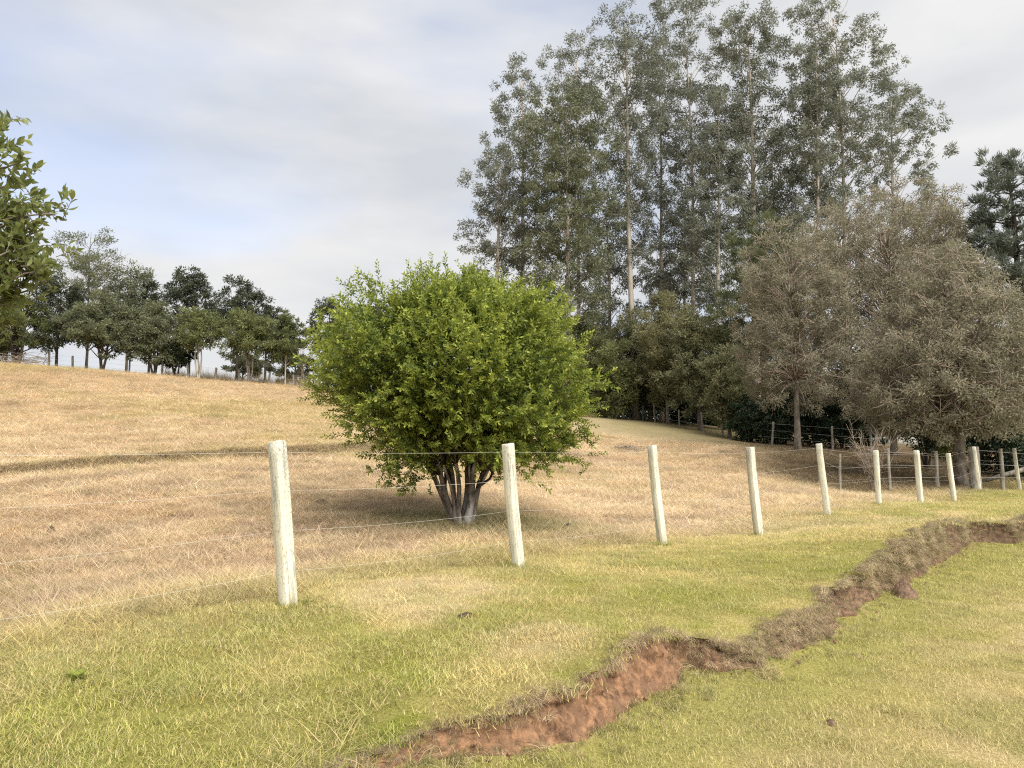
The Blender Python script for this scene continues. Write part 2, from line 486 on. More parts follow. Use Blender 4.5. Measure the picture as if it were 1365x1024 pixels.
# low scarp (old terrace) across the upper field
SC = [P(-420, 640, 16.5), P(0, 621, 19.5), P(130, 611, 20.8), (P(280, 603, 22.4)), P(450, 593, 25), P(560, 586, 28)]
scs, sct = zip(*[to_st(q[0], q[1]) for q in SC])

def scarp_t(s):
    return np.interp(s, scs, sct) + 0.5 * (fbm(np.asarray(s) * 0.6, np.asarray(s) * 0 + 5.5, 61) - 0.5)

def scarp_amp(s):
    return 0.18 * sstep(scs[-1] + 2, scs[-2] - 1, s)

def ground(x, y):
    x = np.asarray(x, float); y = np.asarray(y, float)
    s, t = to_st(x, y)
    r = np.hypot(x, y)
    z = tps(np.clip(x, -95, 95), np.clip(y, -10, 145))
    far = sstep(100, 170, r)
    z = z * (1 - far) + (-6.0) * far
    et = edge_top(s); ex, ey = to_xy(s, et)
    near = np.exp(-np.maximum(t - et, 0) / 0.7) * sstep(30, 22, s) * sstep(-15, -8, s)
    if np.any(near > 0.01):
        z = z + near * (edge_h(s) - tps(np.clip(ex, -95, 95), np.clip(ey, -10, 145)))
    u = t - scarp_t(s)
    z = z + scarp_amp(s) * (sstep(-0.30, 0.12, u) - 0.5) * np.exp(-np.abs(u) / 5.0)
    z = z + ((0.035 + 0.05 * sstep(0.5, 2.5, t)) * (fbm(x * 1.1, y * 1.1, 3, 4) - 0.5) + 0.14 * (fbm(x * 0.22, y * 0.22, 8, 2) - 0.5) * sstep(9, 25, r)) * (1 - 0.8 * far)
    return z

def lane_z(x, y):
    s, t = to_st(x, y)
    return 0.05 * (fbm(np.asarray(x) * 0.7, np.asarray(y) * 0.7, 14, 4) - 0.5) + 0.07 * np.exp(-np.maximum(edge_base(s) - t, 0) / 0.35)

def mixc(a, b, f):
    return a * (1 - f[:, None]) + np.asarray(b)[None, :] * f[:, None]

def px_of(x, y):
    return 682.5 + F * np.asarray(x) / np.maximum(np.asarray(y), 0.1)

STRAW = np.array((0.58, 0.445, 0.29)); STRAW2 = np.array((0.64, 0.51, 0.34)); THATCH = np.array((0.37, 0.27, 0.185))
GREEN = np.array((0.32, 0.31, 0.09)); GREEN2 = np.array((0.24, 0.265, 0.05)); YG = np.array((0.48, 0.41, 0.17)); LITTER = np.array((0.19, 0.14, 0.09))
DULL = np.array((0.30, 0.275, 0.13))

def ground_col(x, y):
    """colour of the turf: how dry, how green, how much thatch"""
    x = np.ravel(np.asarray(x, float)); y = np.ravel(np.asarray(y, float))
    s, t = to_st(x, y)
    c = np.tile(STRAW, (len(x), 1))
    n1 = fbm(x * 0.35, y * 0.35, 101, 4); n2 = fbm(x * 1.3, y * 1.3, 111, 4); n3 = fbm(x * 0.12, y * 0.12, 121, 3); n4 = fbm(x * 3.5, y * 3.5, 131, 3)
    n5 = fbm(s * 0.35, t * 1.1, 141, 4)
    c = mixc(c, STRAW2, sstep(0.4, 0.65, n1))
    c = mixc(c, THATCH, 0.65 * sstep(0.50, 0.68, n5) * sstep(24, 12, t))
    c = mixc(c, THATCH, 0.5 * sstep(0.54, 0.68, n2))
    c = mixc(c, YG, 0.55 * sstep(0.5, 0.66, n3 * 0.6 + n2 * 0.4))
    # a greener strip along and just inside the fence
    g_in = sstep(3.6, 0.4, t - 2.4 * (n1 - 0.5) * 2) * sstep(9, 1, s)
    c = mixc(c, GREEN * 0.5 + YG * 0.5, 0.75 * g_in * sstep(0.30, 0.55, n2 + 0.12))
    # brown thatch patches beside the bush, duller grass under it
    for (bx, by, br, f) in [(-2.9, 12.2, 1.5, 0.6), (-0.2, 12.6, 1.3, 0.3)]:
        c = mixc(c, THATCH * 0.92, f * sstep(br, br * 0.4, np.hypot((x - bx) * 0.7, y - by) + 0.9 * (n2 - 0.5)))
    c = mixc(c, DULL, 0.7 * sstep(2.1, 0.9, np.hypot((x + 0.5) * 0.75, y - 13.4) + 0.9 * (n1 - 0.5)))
    # dull green verge under the far fences and litter below the trees
    c = mixc(c, DULL, 0.75 * sstep(34, 50, y + 8 * (n1 - 0.5)) * sstep(0, 8, x))
    lit = sstep(1.5, -1.5, t - (40.0 - 0.62 * np.maximum(s - 6, 0)) ) * sstep(23.5, 27, s) * sstep(-4.0, 0, t) * sstep(955, 1050, px_of(x, y))
    c = mixc(c, LITTER, 0.92 * np.clip(lit + sstep(57, 66, y) * sstep(-8, 0, x), 0, 1))
    c = mixc(c, LITTER, 0.6 * sstep(60, 65, y) * sstep(-12, -20, x))
    # verge, between fence and bank
    vg = sstep(1.9, -0.9, t + 2.6 * (n2 - 0.5) + 1.5 * (n1 - 0.5))
    v = np.tile(YG, (len(x), 1))
    v = mixc(v, GREEN, sstep(0.42, 0.60, n2 * 0.5 + n1 * 0.5) * 0.85)
    v = mixc(v, GREEN, 0.85 * sstep(0.5, -2.5, s + 2.0 * (n1 - 0.5)))
    v = mixc(v, GREEN2 * 0.5 + GREEN * 0.5, 0.8 * sstep(0.56, 0.68, n4 * 0.6 + n2 * 0.4))
    for (px_, py_, br, cc, f) in [(560, 800, 1.1, STRAW2, 0.5), (900, 800, 0.75, GREEN2 * 0.4 + GREEN * 0.6, 0.9), (990, 850, 0.45, YG * 0.5 + GREEN * 0.5, 0.8), (1000, 750, 1.2, GREEN, 0.6),
                                  (1200, 705, 2.0, STRAW2, 0.6), (740, 860, 0.6, STRAW * 0.5 + YG * 0.5, 0.7), (380, 870, 0.8, YG, 0.6),
                                  (530, 945, 0.25, GREEN2, 0.9), (490, 960, 0.3, GREEN2, 0.6), (1330, 655, 2.4, GREEN, 0.7)]:
        q = on_plane(px_, py_, 0.25)
        v = mixc(v, cc, f * sstep(br, br * 0.35, np.hypot(x - q[0], y - q[1]) + br * 0.9 * (n2 - 0.5) * 2))
    c = c * (1 - vg[:, None]) + v * vg[:, None]
    # lane
    ln = t < edge_base(s)
    l = np.tile(YG * 0.9 + STRAW2 * 0.1, (len(x), 1))
    l = mixc(l, STRAW2, 0.65 * sstep(0.42, 0.62, n1 * 0.6 + n2 * 0.4))
    l = mixc(l, GREEN, 0.85 * sstep(1.6, 0.15, (edge_base(s) - t) + 1.6 * (n2 - 0.5)))
    l = mixc(l, GREEN, 0.7 * sstep(0.52, 0.66, n2))
    l = mixc(l, GREEN, 0.5 * sstep(4, 9, s) )
    c[ln] = l[ln]
    return c * (0.86 + 0.28 * n4)[:, None]

def grid_mesh(name, s_arr, t_rows, zfun, start_fun, sign):
    """t_rows: offsets from the bank edge; zfun(x,y)"""
    SS, TT = np.meshgrid(s_arr, t_rows, indexing='ij')
    Tn = start_fun(SS) * np.exp(-np.abs(TT) / 8.0) + (-3.0) * (1 - np.exp(-np.abs(TT) / 8.0)) + sign * TT
    X, Y = to_xy(SS, Tn)
    Z = zfun(X, Y)
    V = np.stack((X, Y, Z), -1).reshape(-1, 3)
    a, b = SS.shape
    i = np.arange(a - 1)[:, None] * b + np.arange(b - 1)[None, :]
    Fq = np.stack((i, i + b, i + b + 1, i + 1), -1).reshape(-1, 4)
    if sign < 0: Fq = Fq[:, ::-1]
    c = ground_col(X, Y)
    return V, Fq, c

def steps(a, b, d):
    return np.arange(a, b, d)
s_arr = np.concatenate(([-2500, -900, -400, -220, -140], steps(-100, -30, 5), steps(-30, -7, 0.8), steps(-7, 16, 0.06), steps(16, 40, 0.4), steps(40, 80, 2), [80, 95, 115, 140, 170, 220, 400, 900, 2500]))
t_p = np.concatenate((steps(0, 0.5, 0.06), steps(0.5, 3, 0.14), steps(3, 17.2, 0.3), steps(17.2, 22.0, 0.09), steps(22, 60, 0.6), steps(60, 110, 3), [110, 125, 150, 190, 300, 700, 2500]))
V, Fq, c = grid_mesh('pasture', s_arr, t_p, ground, edge_top, 1)
link('pasture', mesh_np('pasture', V, [Fq], {'col': ('FLOAT_COLOR', c)}, True), M['ground'], kind='structure', label='sloping pasture of dry straw coloured grass behind the fence')
t_l = np.concatenate((steps(0, 0.6, 0.06), steps(0.6, 4, 0.2), steps(4, 12, 0.8), [12, 16, 25, 50, 120, 400, 2500]))
V, Fq, c = grid_mesh('lane', s_arr, t_l, lane_z, edge_base, -1)
link('lane', mesh_np('lane', V, [Fq], {'col': ('FLOAT_COLOR', c)}, True), M['ground'], kind='structure', label='mown grass lane below the eroded bank')

# bank face with undercut lip
sb = steps(-7, 22, 0.025); wv = np.linspace(0, 1, 18)
SS, WW = np.meshgrid(sb, wv, indexing='ij')
fw = face_w(SS)
cave = sstep(0.52, 0.72, fbm(SS * 1.5, SS * 0 + 4.0, 71, 3))
off = fw * (1 - WW) ** 1.0 + 0.0
under = np.sin(np.clip(WW / 0.8, 0, 1) * math.pi) * (0.03 + 0.20 * cave)
rough_ = 0.10 * (fbm(SS * 5 + 0.7 * np.sin(WW * 9), WW * 2.2, 81, 5, 0.6) - 0.5) * np.sin(WW * math.pi) ** 0.5 + 0.13 * (fbm(SS * 14, WW * 1.6, 86, 3) - 0.5) * np.sin(WW * math.pi) ** 0.5 + 0.09 * (fbm(SS * 34, WW * 9, 87, 3) - 0.5) * np.sin(WW * math.pi) ** 0.5
TTb = edge_base(SS) + off + under + rough_
X, Y = to_xy(SS, TTb)
xt, yt = to_xy(sb, edge_top(sb)); xb, yb = to_xy(sb, edge_base(sb))
zt = ground(xt, yt) + 0.004; zb = lane_z(xb, yb) - 0.02
Z = zt[:, None] * (1 - WW) + zb[:, None] * WW
V = np.stack((X, Y, Z), -1).reshape(-1, 3)
a, b = SS.shape
i = np.arange(a - 1)[:, None] * b + np.arange(b - 1)[None, :]
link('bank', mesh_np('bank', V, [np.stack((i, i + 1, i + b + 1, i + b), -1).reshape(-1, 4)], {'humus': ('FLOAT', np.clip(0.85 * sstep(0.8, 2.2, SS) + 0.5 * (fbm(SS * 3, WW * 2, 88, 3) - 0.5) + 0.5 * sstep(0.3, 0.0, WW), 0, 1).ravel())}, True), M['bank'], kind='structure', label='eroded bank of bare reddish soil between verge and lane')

# ------------------------------------------------------------------ grass
rng = np.random.default_rng(11)
tuft_coll = bpy.data.collections.new('grass_tufts')

def make_tuft(name, n, rad, lmin, lmax, wid, lean, curl, flat=0.0, dirbias=None):
    base = np.c_[rng.normal(0, rad * 0.55, (n, 2)), np.zeros(n)]
    az = rng.uniform(0, 2 * math.pi, n)
    if dirbias is not None: az = rng.normal(dirbias[0], dirbias[1], n)
    ln = rng.uniform(lmin, lmax, n); le = np.clip(rng.normal(lean, 0.28, n), 0.02, 1.5)
    out = np.c_[np.cos(az), np.sin(az), np.zeros(n)]
    side = np.c_[-np.sin(az + rng.normal(0, 0.9, n)), np.cos(az + rng.normal(0, 0.9, n)), np.zeros(n)]
    p = base.copy(); V = []; K = 3
    w = wid * rng.uniform(0.7, 1.3, n)
    rise = rng.uniform(0, 0.02, n) * flat; p[:, 2] += rise
    for k in range(K + 1):
        f = k / K
        ww = w * (1 - f ** 1.6)
        if k < K:
            V += [p - side * ww[:, None] * 0.5, p + side * ww[:, None] * 0.5]
        else:
            V += [p]
        ang = le + curl * f
        d = out * np.sin(ang)[:, None] + np.array((0, 0, 1.0)) * np.cos(ang)[:, None]
        p = p + d * (ln / K)[:, None]
    A = np.stack(V, 1)                      # n, 7, 3
    b0 = np.arange(n)[:, None] * 7
    q = np.concatenate([b0 + np.array([0, 1, 3, 2]), b0 + np.array([2, 3, 5, 4])])
    t3 = b0 + np.array([4, 5, 6])
    tint = np.repeat(rng.uniform(0, 1, n) ** 1.2, 7)
    me = mesh_np(name, A.reshape(-1, 3), [q, t3], {'tint': ('FLOAT', tint)})
    me.materials.append(M['grass'])
    o = bpy.data.objects.new(name, me)
    tuft_coll.objects.link(o)

names = ['aa', 'ab', 'ac', 'ba', 'bb', 'bc', 'ca', 'cb', 'da', 'db', 'ea', 'eb']
for q in range(3): make_tuft('tuft_%s' % names[q], 120, 0.12, 0.018, 0.046, 0.0029, 0.75, 0.5)              # 0-2 short mown
for q in range(3): make_tuft('tuft_%s' % names[3 + q], 76, 0.14, 0.05, 0.16, 0.0028, 1.18, 0.35, 1.0)       # 3-5 lying straw
for q in range(2): make_tuft('tuft_%s' % names[6 + q], 56, 0.07, 0.05, 0.10, 0.0042, 0.45, 0.9)              # 6-7 upright green clump
for q in range(2): make_tuft('tuft_%s' % names[8 + q], 34, 0.06, 0.08, 0.24, 0.0045, 0.75, 2.1, 0.0, (0.0, 0.7))  # 8-9 hanging over the lip
for q in range(2): make_tuft('tuft_%s' % names[10 + q], 26, 0.12, 0.5, 1.1, 0.012, 0.22, 0.35)              # 10-11 tall dry

gn = bpy.data.node_groups.new('scatter_grass', 'GeometryNodeTree')
gn.interface.new_socket('Geometry', in_out='INPUT', socket_type='NodeSocketGeometry')
gn.interface.new_socket('Geometry', in_out='OUTPUT', socket_type='NodeSocketGeometry')
gi = gn.nodes.new('NodeGroupInput'); go = gn.nodes.new('NodeGroupOutput')
ci = gn.nodes.new('GeometryNodeCollectionInfo')
ci.inputs['Collection'].default_value = tuft_coll
ci.inputs['Separate Children'].default_value = True
ci.inputs['Reset Children'].default_value = True
iop = gn.nodes.new('GeometryNodeInstanceOnPoints')
def nattr(nm, dt):
    q = gn.nodes.new('GeometryNodeInputNamedAttribute'); q.data_type = dt; q.inputs['Name'].default_value = nm
    return q.outputs['Attribute']
mtp = gn.nodes.new('GeometryNodeMeshToPoints')
gn.links.new(gi.outputs[0], mtp.inputs['Mesh'])
gn.links.new(mtp.outputs[0], iop.inputs['Points'])
gn.links.new(ci.outputs[0], iop.inputs['Instance'])
iop.inputs['Pick Instance'].default_value = True
gn.links.new(nattr('idx', 'INT'), iop.inputs['Instance Index'])
e2r = gn.nodes.new('FunctionNodeEulerToRotation')
gn.links.new(nattr('rot', 'FLOAT_VECTOR'), e2r.inputs[0])
gn.links.new(e2r.outputs[0], iop.inputs['Rotation'])
gn.links.new(nattr('scl', 'FLOAT_VECTOR'), iop.inputs['Scale'])
gn.links.new(iop.outputs[0], go.inputs[0])

def scatter(name, pos, idx, rot, scl, colr, label):
    me = bpy.data.meshes.new(name)
    n = len(pos)
    me.vertices.add(n)
    me.vertices.foreach_set('co', np.asarray(pos, np.float32).ravel())
    for an, kd, fld, arr in (('idx', 'INT', 'value', idx), ('rot', 'FLOAT_VECTOR', 'vector', rot), ('scl', 'FLOAT_VECTOR', 'vector', scl)):
        at = me.attributes.new(an, kd, 'POINT')
        at.data.foreach_set(fld, np.ascontiguousarray(arr, np.int32 if kd == 'INT' else np.float32).ravel())
    c4 = np.ones((n, 4), np.float32); c4[:, :3] = colr
    at = me.attributes.new('col', 'FLOAT_COLOR', 'POINT'); at.data.foreach_set('color', c4.ravel())
    o = link(name, me, M['grass'], kind='stuff', label=label)
    md = o.modifiers.new('scatter', 'NODES'); md.node_group = gn
    return o

def sample_ground(dmin, dmax, rho0, d0, expo, margin=1.18):
    """points in the view wedge, thinner further away"""
    d = np.linspace(dmin, dmax, 400); half = 0.666 * margin
    w = rho0 * np.minimum(1, (d0 / d) ** expo) * 2 * half * (d + 0.6)
    cum = np.concatenate(([0], np.cumsum((w[1:] + w[:-1]) / 2 * np.diff(d))))
    n = int(cum[-1])
    dd = np.interp(rng.uniform(0, cum[-1], n), cum, d)
    x = rng.uniform(-1, 1, n) * half * (dd + 0.6)
    return x, dd

def surf_normal_rot(x, y, zf, n):
    e = 0.15
    dzx = (zf(x + e, y) - zf(x - e, y)) / (2 * e); dzy = (zf(x, y + e) - zf(x, y - e)) / (2 * e)
    return np.c_[np.clip(dzy, -.6, .6) + rng.normal(0, 0.06, n), -np.clip(dzx, -.6, .6) + rng.normal(0, 0.06, n), rng.uniform(0, 2 * math.pi, n)]

x, y = sample_ground(2.6, 62, 125, 7.5, 1.25)
s, t = to_st(x, y)
on_p = t > edge_top(s) + 0.0
on_l = t < edge_base(s) - 0.0
k = np.clip((np.hypot(x, y) / 8.0) ** 0.62, 1, 4.0)
cc = ground_col(x, y)
dry = cc[:, 0] / np.maximum(cc[:, 1], 1e-3)
# pasture and verge
m_ = on_p & ~((y > 40) & (x > 0) & (s > 30) & (t < 30))
xp, yp, kp, cp_, tp_, sp_ = x[m_], y[m_], k[m_], cc[m_], t[m_], s[m_]
n = len(xp)
verge = tp_ < 0.6 + 1.2 * (fbm(xp, yp, 7) - 0.5)
straw_p = np.where(verge, 0.07, 0.72)
r_ = rng.uniform(0, 1, n)
idx = np.where(r_ < straw_p, 3 + rng.integers(0, 3, n), rng.integers(0, 3, n))
gr_ = (cp_[:, 1] > cp_[:, 0] * 0.99) & (rng.uniform(0, 1, n) < 0.10)
idx = np.where(gr_ & verge, 6 + rng.integers(0, 2, n), idx)
hs = rng.uniform(0.7, 1.3, n) * (0.75 + 0.6 * fbm(xp * 1.6, yp * 1.6, 19, 3) * (1 + 0.4 * ~verge))
hs = np.where(verge, hs * (0.9 + 0.45 * sstep(2, -2.5, sp_)), hs)
scl = np.c_[kp * hs, kp * hs, kp ** 0.55 * hs]
scl = np.where((idx >= 6)[:, None], scl * 0.62, scl)
jit = rng.normal(1, 0.13, (n, 1)) * np.c_[rng.normal(1, 0.05, n), np.ones(n), rng.normal(1, 0.08, n)]
zp = ground(xp, yp)
rot = surf_normal_rot(xp, yp, ground, n)
scatter('pasture_grass', np.c_[xp, yp, zp - 0.004], idx, rot, scl, cp_ * jit * 1.12, 'short dry pasture grass')
# uncut tufts round the foot of each post
n = 9 * len(POSTS)
pb_xy = np.array([P(a, b, d)[:2] for a, b, _, d in POSTS]).repeat(9, 0) + rng.normal(0, 0.10, (n, 2))
sc_ = rng.uniform(0.6, 1.35, n)
scatter('post_foot_grass', np.c_[pb_xy, ground(pb_xy[:, 0], pb_xy[:, 1]) - 0.01], 6 + rng.integers(0, 2, n), np.c_[rng.normal(0, 0.1, (n, 2)), rng.uniform(0, 6.28, n)], np.c_[sc_, sc_, sc_],
        np.array((0.32, 0.32, 0.09)) * rng.normal(1, 0.12, (n, 1)), 'longer green tufts round the feet of the white posts')
# lane
xl, yl, kl, cl = x[on_l], y[on_l], k[on_l], cc[on_l]
n = len(xl)
idx = rng.integers(0, 3, n)
cl_g = (cl[:, 1] > cl[:, 0] * 0.98) & (rng.uniform(0, 1, n) < 0.10)
idx = np.where(cl_g, 6 + rng.integers(0, 2, n), idx)
hs = rng.uniform(0.7, 1.15, n)
scl = np.c_[kl * hs, kl * hs, kl ** 0.55 * hs]
scl = np.where((idx >= 6)[:, None], scl * 0.55, scl)
scatter('lane_grass', np.c_[xl, yl, lane_z(xl, yl) - 0.004], idx, surf_normal_rot(xl, yl, lane_z, n), scl, cl * rng.normal(1, 0.12, (n, 1)) * 1.12, 'mown green and yellow grass of the lane')
# dry grass hanging over the lip of the bank, in clumps
az_out = math.atan2(-DT[1], -DT[0])
n = 15000
s_h = rng.uniform(-6.5, 21, n)
clump = sstep(0.40, 0.58, fbm(s_h * 1.8, s_h * 0 + 2.0, 91, 3))
cover = 0.16 + 0.60 * sstep(0.9, 1.8, s_h) - 0.12 * sstep(5, 8, s_h)      # how much of the face the dead grass hides
drop = rng.uniform(0, 1, n) ** 1.3
keep = rng.uniform(0, 1, n) < (0.35 + 0.65 * clump) * np.where(drop < 0.14, 1.0, np.clip(cover * (0.06 + 1.25 * clump), 0, 1)) * (1.15 - 0.6 * drop)
s_h = s_h[keep]; drop = drop[keep]; clump = clump[keep]; n = len(s_h)
t_h = edge_top(s_h) - face_w(s_h) * drop * 0.9 + rng.normal(0.02, 0.035, n)
xh, yh = to_xy(s_h, t_h)
xt, yt = to_xy(s_h, edge_top(s_h))
zh = ground(xt, yt) - drop * edge_h(s_h) * 0.75 + 0.012
az = az_out + rng.normal(0, 0.5, n)
base_c = np.where((rng.uniform(0, 1, n) < 0.5)[:, None], np.array((0.50, 0.40, 0.26)), np.array((0.31, 0.235, 0.155)))
base_c = np.where((rng.uniform(0, 1, n) < 0.14)[:, None], np.array((0.22, 0.23, 0.09)), base_c)
ch = base_c * rng.normal(1, 0.2, (n, 1)) * (1 - 0.15 * sstep(4, 9, s_h))[:, None]
sc_ = rng.uniform(0.28, 0.62, n) * (0.7 + 0.5 * sstep(0.15, 0.45, edge_h(s_h)))
scatter('hanging_grass', np.c_[xh, yh, zh], 8 + rng.integers(0, 2, n), np.c_[rng.normal(0, 0.2, (n, 2)), az], np.c_[sc_, sc_, sc_], ch, 'dead grass hanging over the lip of the bank')
# grass tussocks growing at the foot of the bank and up its lower face
n = 4200
s_f = rng.uniform(-6.5, 19, n)
q_ = fbm(s_f * 0.9, s_f * 0 + 8.0, 95, 3)
keep = rng.uniform(0, 1, n) < (0.30 - 0.1 * sstep(1.0, 2.0, s_f)) + (0.60 - 0.42 * sstep(1.0, 2.0, s_f)) * sstep(0.40, 0.58, q_ + 0.08 * sstep(1.0, 2.5, s_f))
s_f = s_f[keep]; n = len(s_f)
up_ = rng.uniform(0, 1, n) ** 2.2 * 0.6 * sstep(0.40, 0.6, q_[keep])
t_f = edge_base(s_f) - np.abs(rng.normal(0, 0.13, n)) * (up_ < 0.1) + face_w(s_f) * up_ + 0.04
xf, yf = to_xy(s_f, t_f)
cf = np.where((rng.uniform(0, 1, n) < 0.35)[:, None], np.array((0.42, 0.34, 0.19)), np.array((0.27, 0.26, 0.10))) * rng.normal(1, 0.2, (n, 1))
sc_ = rng.uniform(0.3, 0.95, n) * (1 - 0.4 * sstep(1.2, 2.5, s_f))
fi = np.where(rng.uniform(0, 1, n) < 0.45, 8 + rng.integers(0, 2, n), 6 + rng.integers(0, 2, n))
scatter('bank_foot_grass', np.c_[xf, yf, lane_z(xf, yf) + up_ * edge_h(s_f) - 0.01], fi, np.c_[rng.normal(0, 0.2, (n, 2)), np.where(fi >= 8, az_out + rng.normal(0, 0.8, n), rng.uniform(0, 6.28, n))], np.c_[sc_, sc_, sc_], cf, 'longer green grass at the foot of the bank')
# scarp grass (longer, brown) and tall dry stems on the ridge
n = 2600
s_c = rng.uniform(scs[0] - 3, scs[-1] + 1, n)
t_c = scarp_t(s_c) + rng.normal(-0.12, 0.14, n)
xc, yc = to_xy(s_c, t_c)
az = math.atan2(-DT[1], -DT[0]) + rng.normal(0, 0.5, n)
cs_ = np.tile(np.array((0.42, 0.325, 0.20)), (n, 1)) * rng.normal(1, 0.2, (n, 1))
sc_ = rng.uniform(0.9, 1.6, n)
scatter('scarp_grass', np.c_[xc, yc, ground(xc, yc) + 0.02], 8 + rng.integers(0, 2, n), np.c_[np.zeros((n, 2)), az], np.c_[sc_ * 1.5, sc_ * 1.5, sc_], cs_, 'longer dead grass on the low scarp across the field')
n = 520
q = rng.uniform(0, 1, n)
px_ = np.where(rng.uniform(0, 1, n) < 0.75, rng.uniform(215, 420, n), rng.uniform(-60, 215, n))
d_ = rng.uniform(65, 70, n); xq = (px_ - 682.5) / F * d_
sc_ = rng.uniform(0.7, 1.5, n) * np.where(px_ > 215, 1.1, 0.5)
scatter('tall_dry_grass', np.c_[xq, d_, ground(xq, d_) - 0.02], 10 + rng.integers(0, 2, n), np.c_[rng.normal(0, 0.1, (n, 2)), rng.uniform(0, 6.28, n)], np.c_[sc_, sc_, sc_], np.tile((0.36, 0.28, 0.16), (n, 1)) * rng.normal(1, 0.15, (n, 1)), 'tall dry stalks along the ridge fence')

# ------------------------------------------------------------------ trees
def leaf_arrays(Pb, D, L, W, rg, fold=0.25):
    n = len(Pb)
    D = unit(D)
    rv = unit(rg.normal(0, 1, (n, 3)))
    S = unit(np.cross(D, rv)); Nn = np.cross(S, D)
    L = np.broadcast_to(L, (n,))[:, None]; W = np.broadcast_to(W, (n,))[:, None]
    mid = Pb + D * L * 0.45
    A = np.stack((Pb, mid + S * W * 0.5 + Nn * W * fold, Pb + D * L, mid - S * W * 0.5 + Nn * W * fold), 1)
    return A

def leaf_object(name, A, tint, mat, parent, origin, **props):
    n = len(A)
    V = (A - np.asarray(origin)).reshape(-1, 3)
    Fq = np.arange(n * 4).reshape(n, 4)
    me = mesh_np(name, V, [Fq], {'tint': ('FLOAT', np.repeat(np.clip(tint, 0, 1), 4))})
    return link(name, me, mat, parent, **props)

def prof_r(prof, h):
    return np.interp(h, [p[0] for p in prof], [p[1] for p in prof])

def clump_centres(prof, H, n, spacing, rg, shell=0.5, ax=(1, 1)):
    hs_ = np.linspace(prof[0][0], prof[-1][0], 200)
    w = prof_r(prof, hs_) ** 1.4 + 1e-3; cw = np.cumsum(w); cw /= cw[-1]
    C = []
    for _ in range(n * 14):
        if len(C) >= n: break
        h = np.interp(rg.uniform(), cw, hs_)
        r = prof_r(prof, h) * (rg.uniform() ** shell)
        a = rg.uniform(0, 2 * math.pi)
        p = np.array((r * math.cos(a) * ax[0], r * math.sin(a) * ax[1], h * H))
        if C and min(np.sum((np.array(C) - p) ** 2, 1)) < spacing ** 2: continue
        C.append(p)
    return np.array(C)

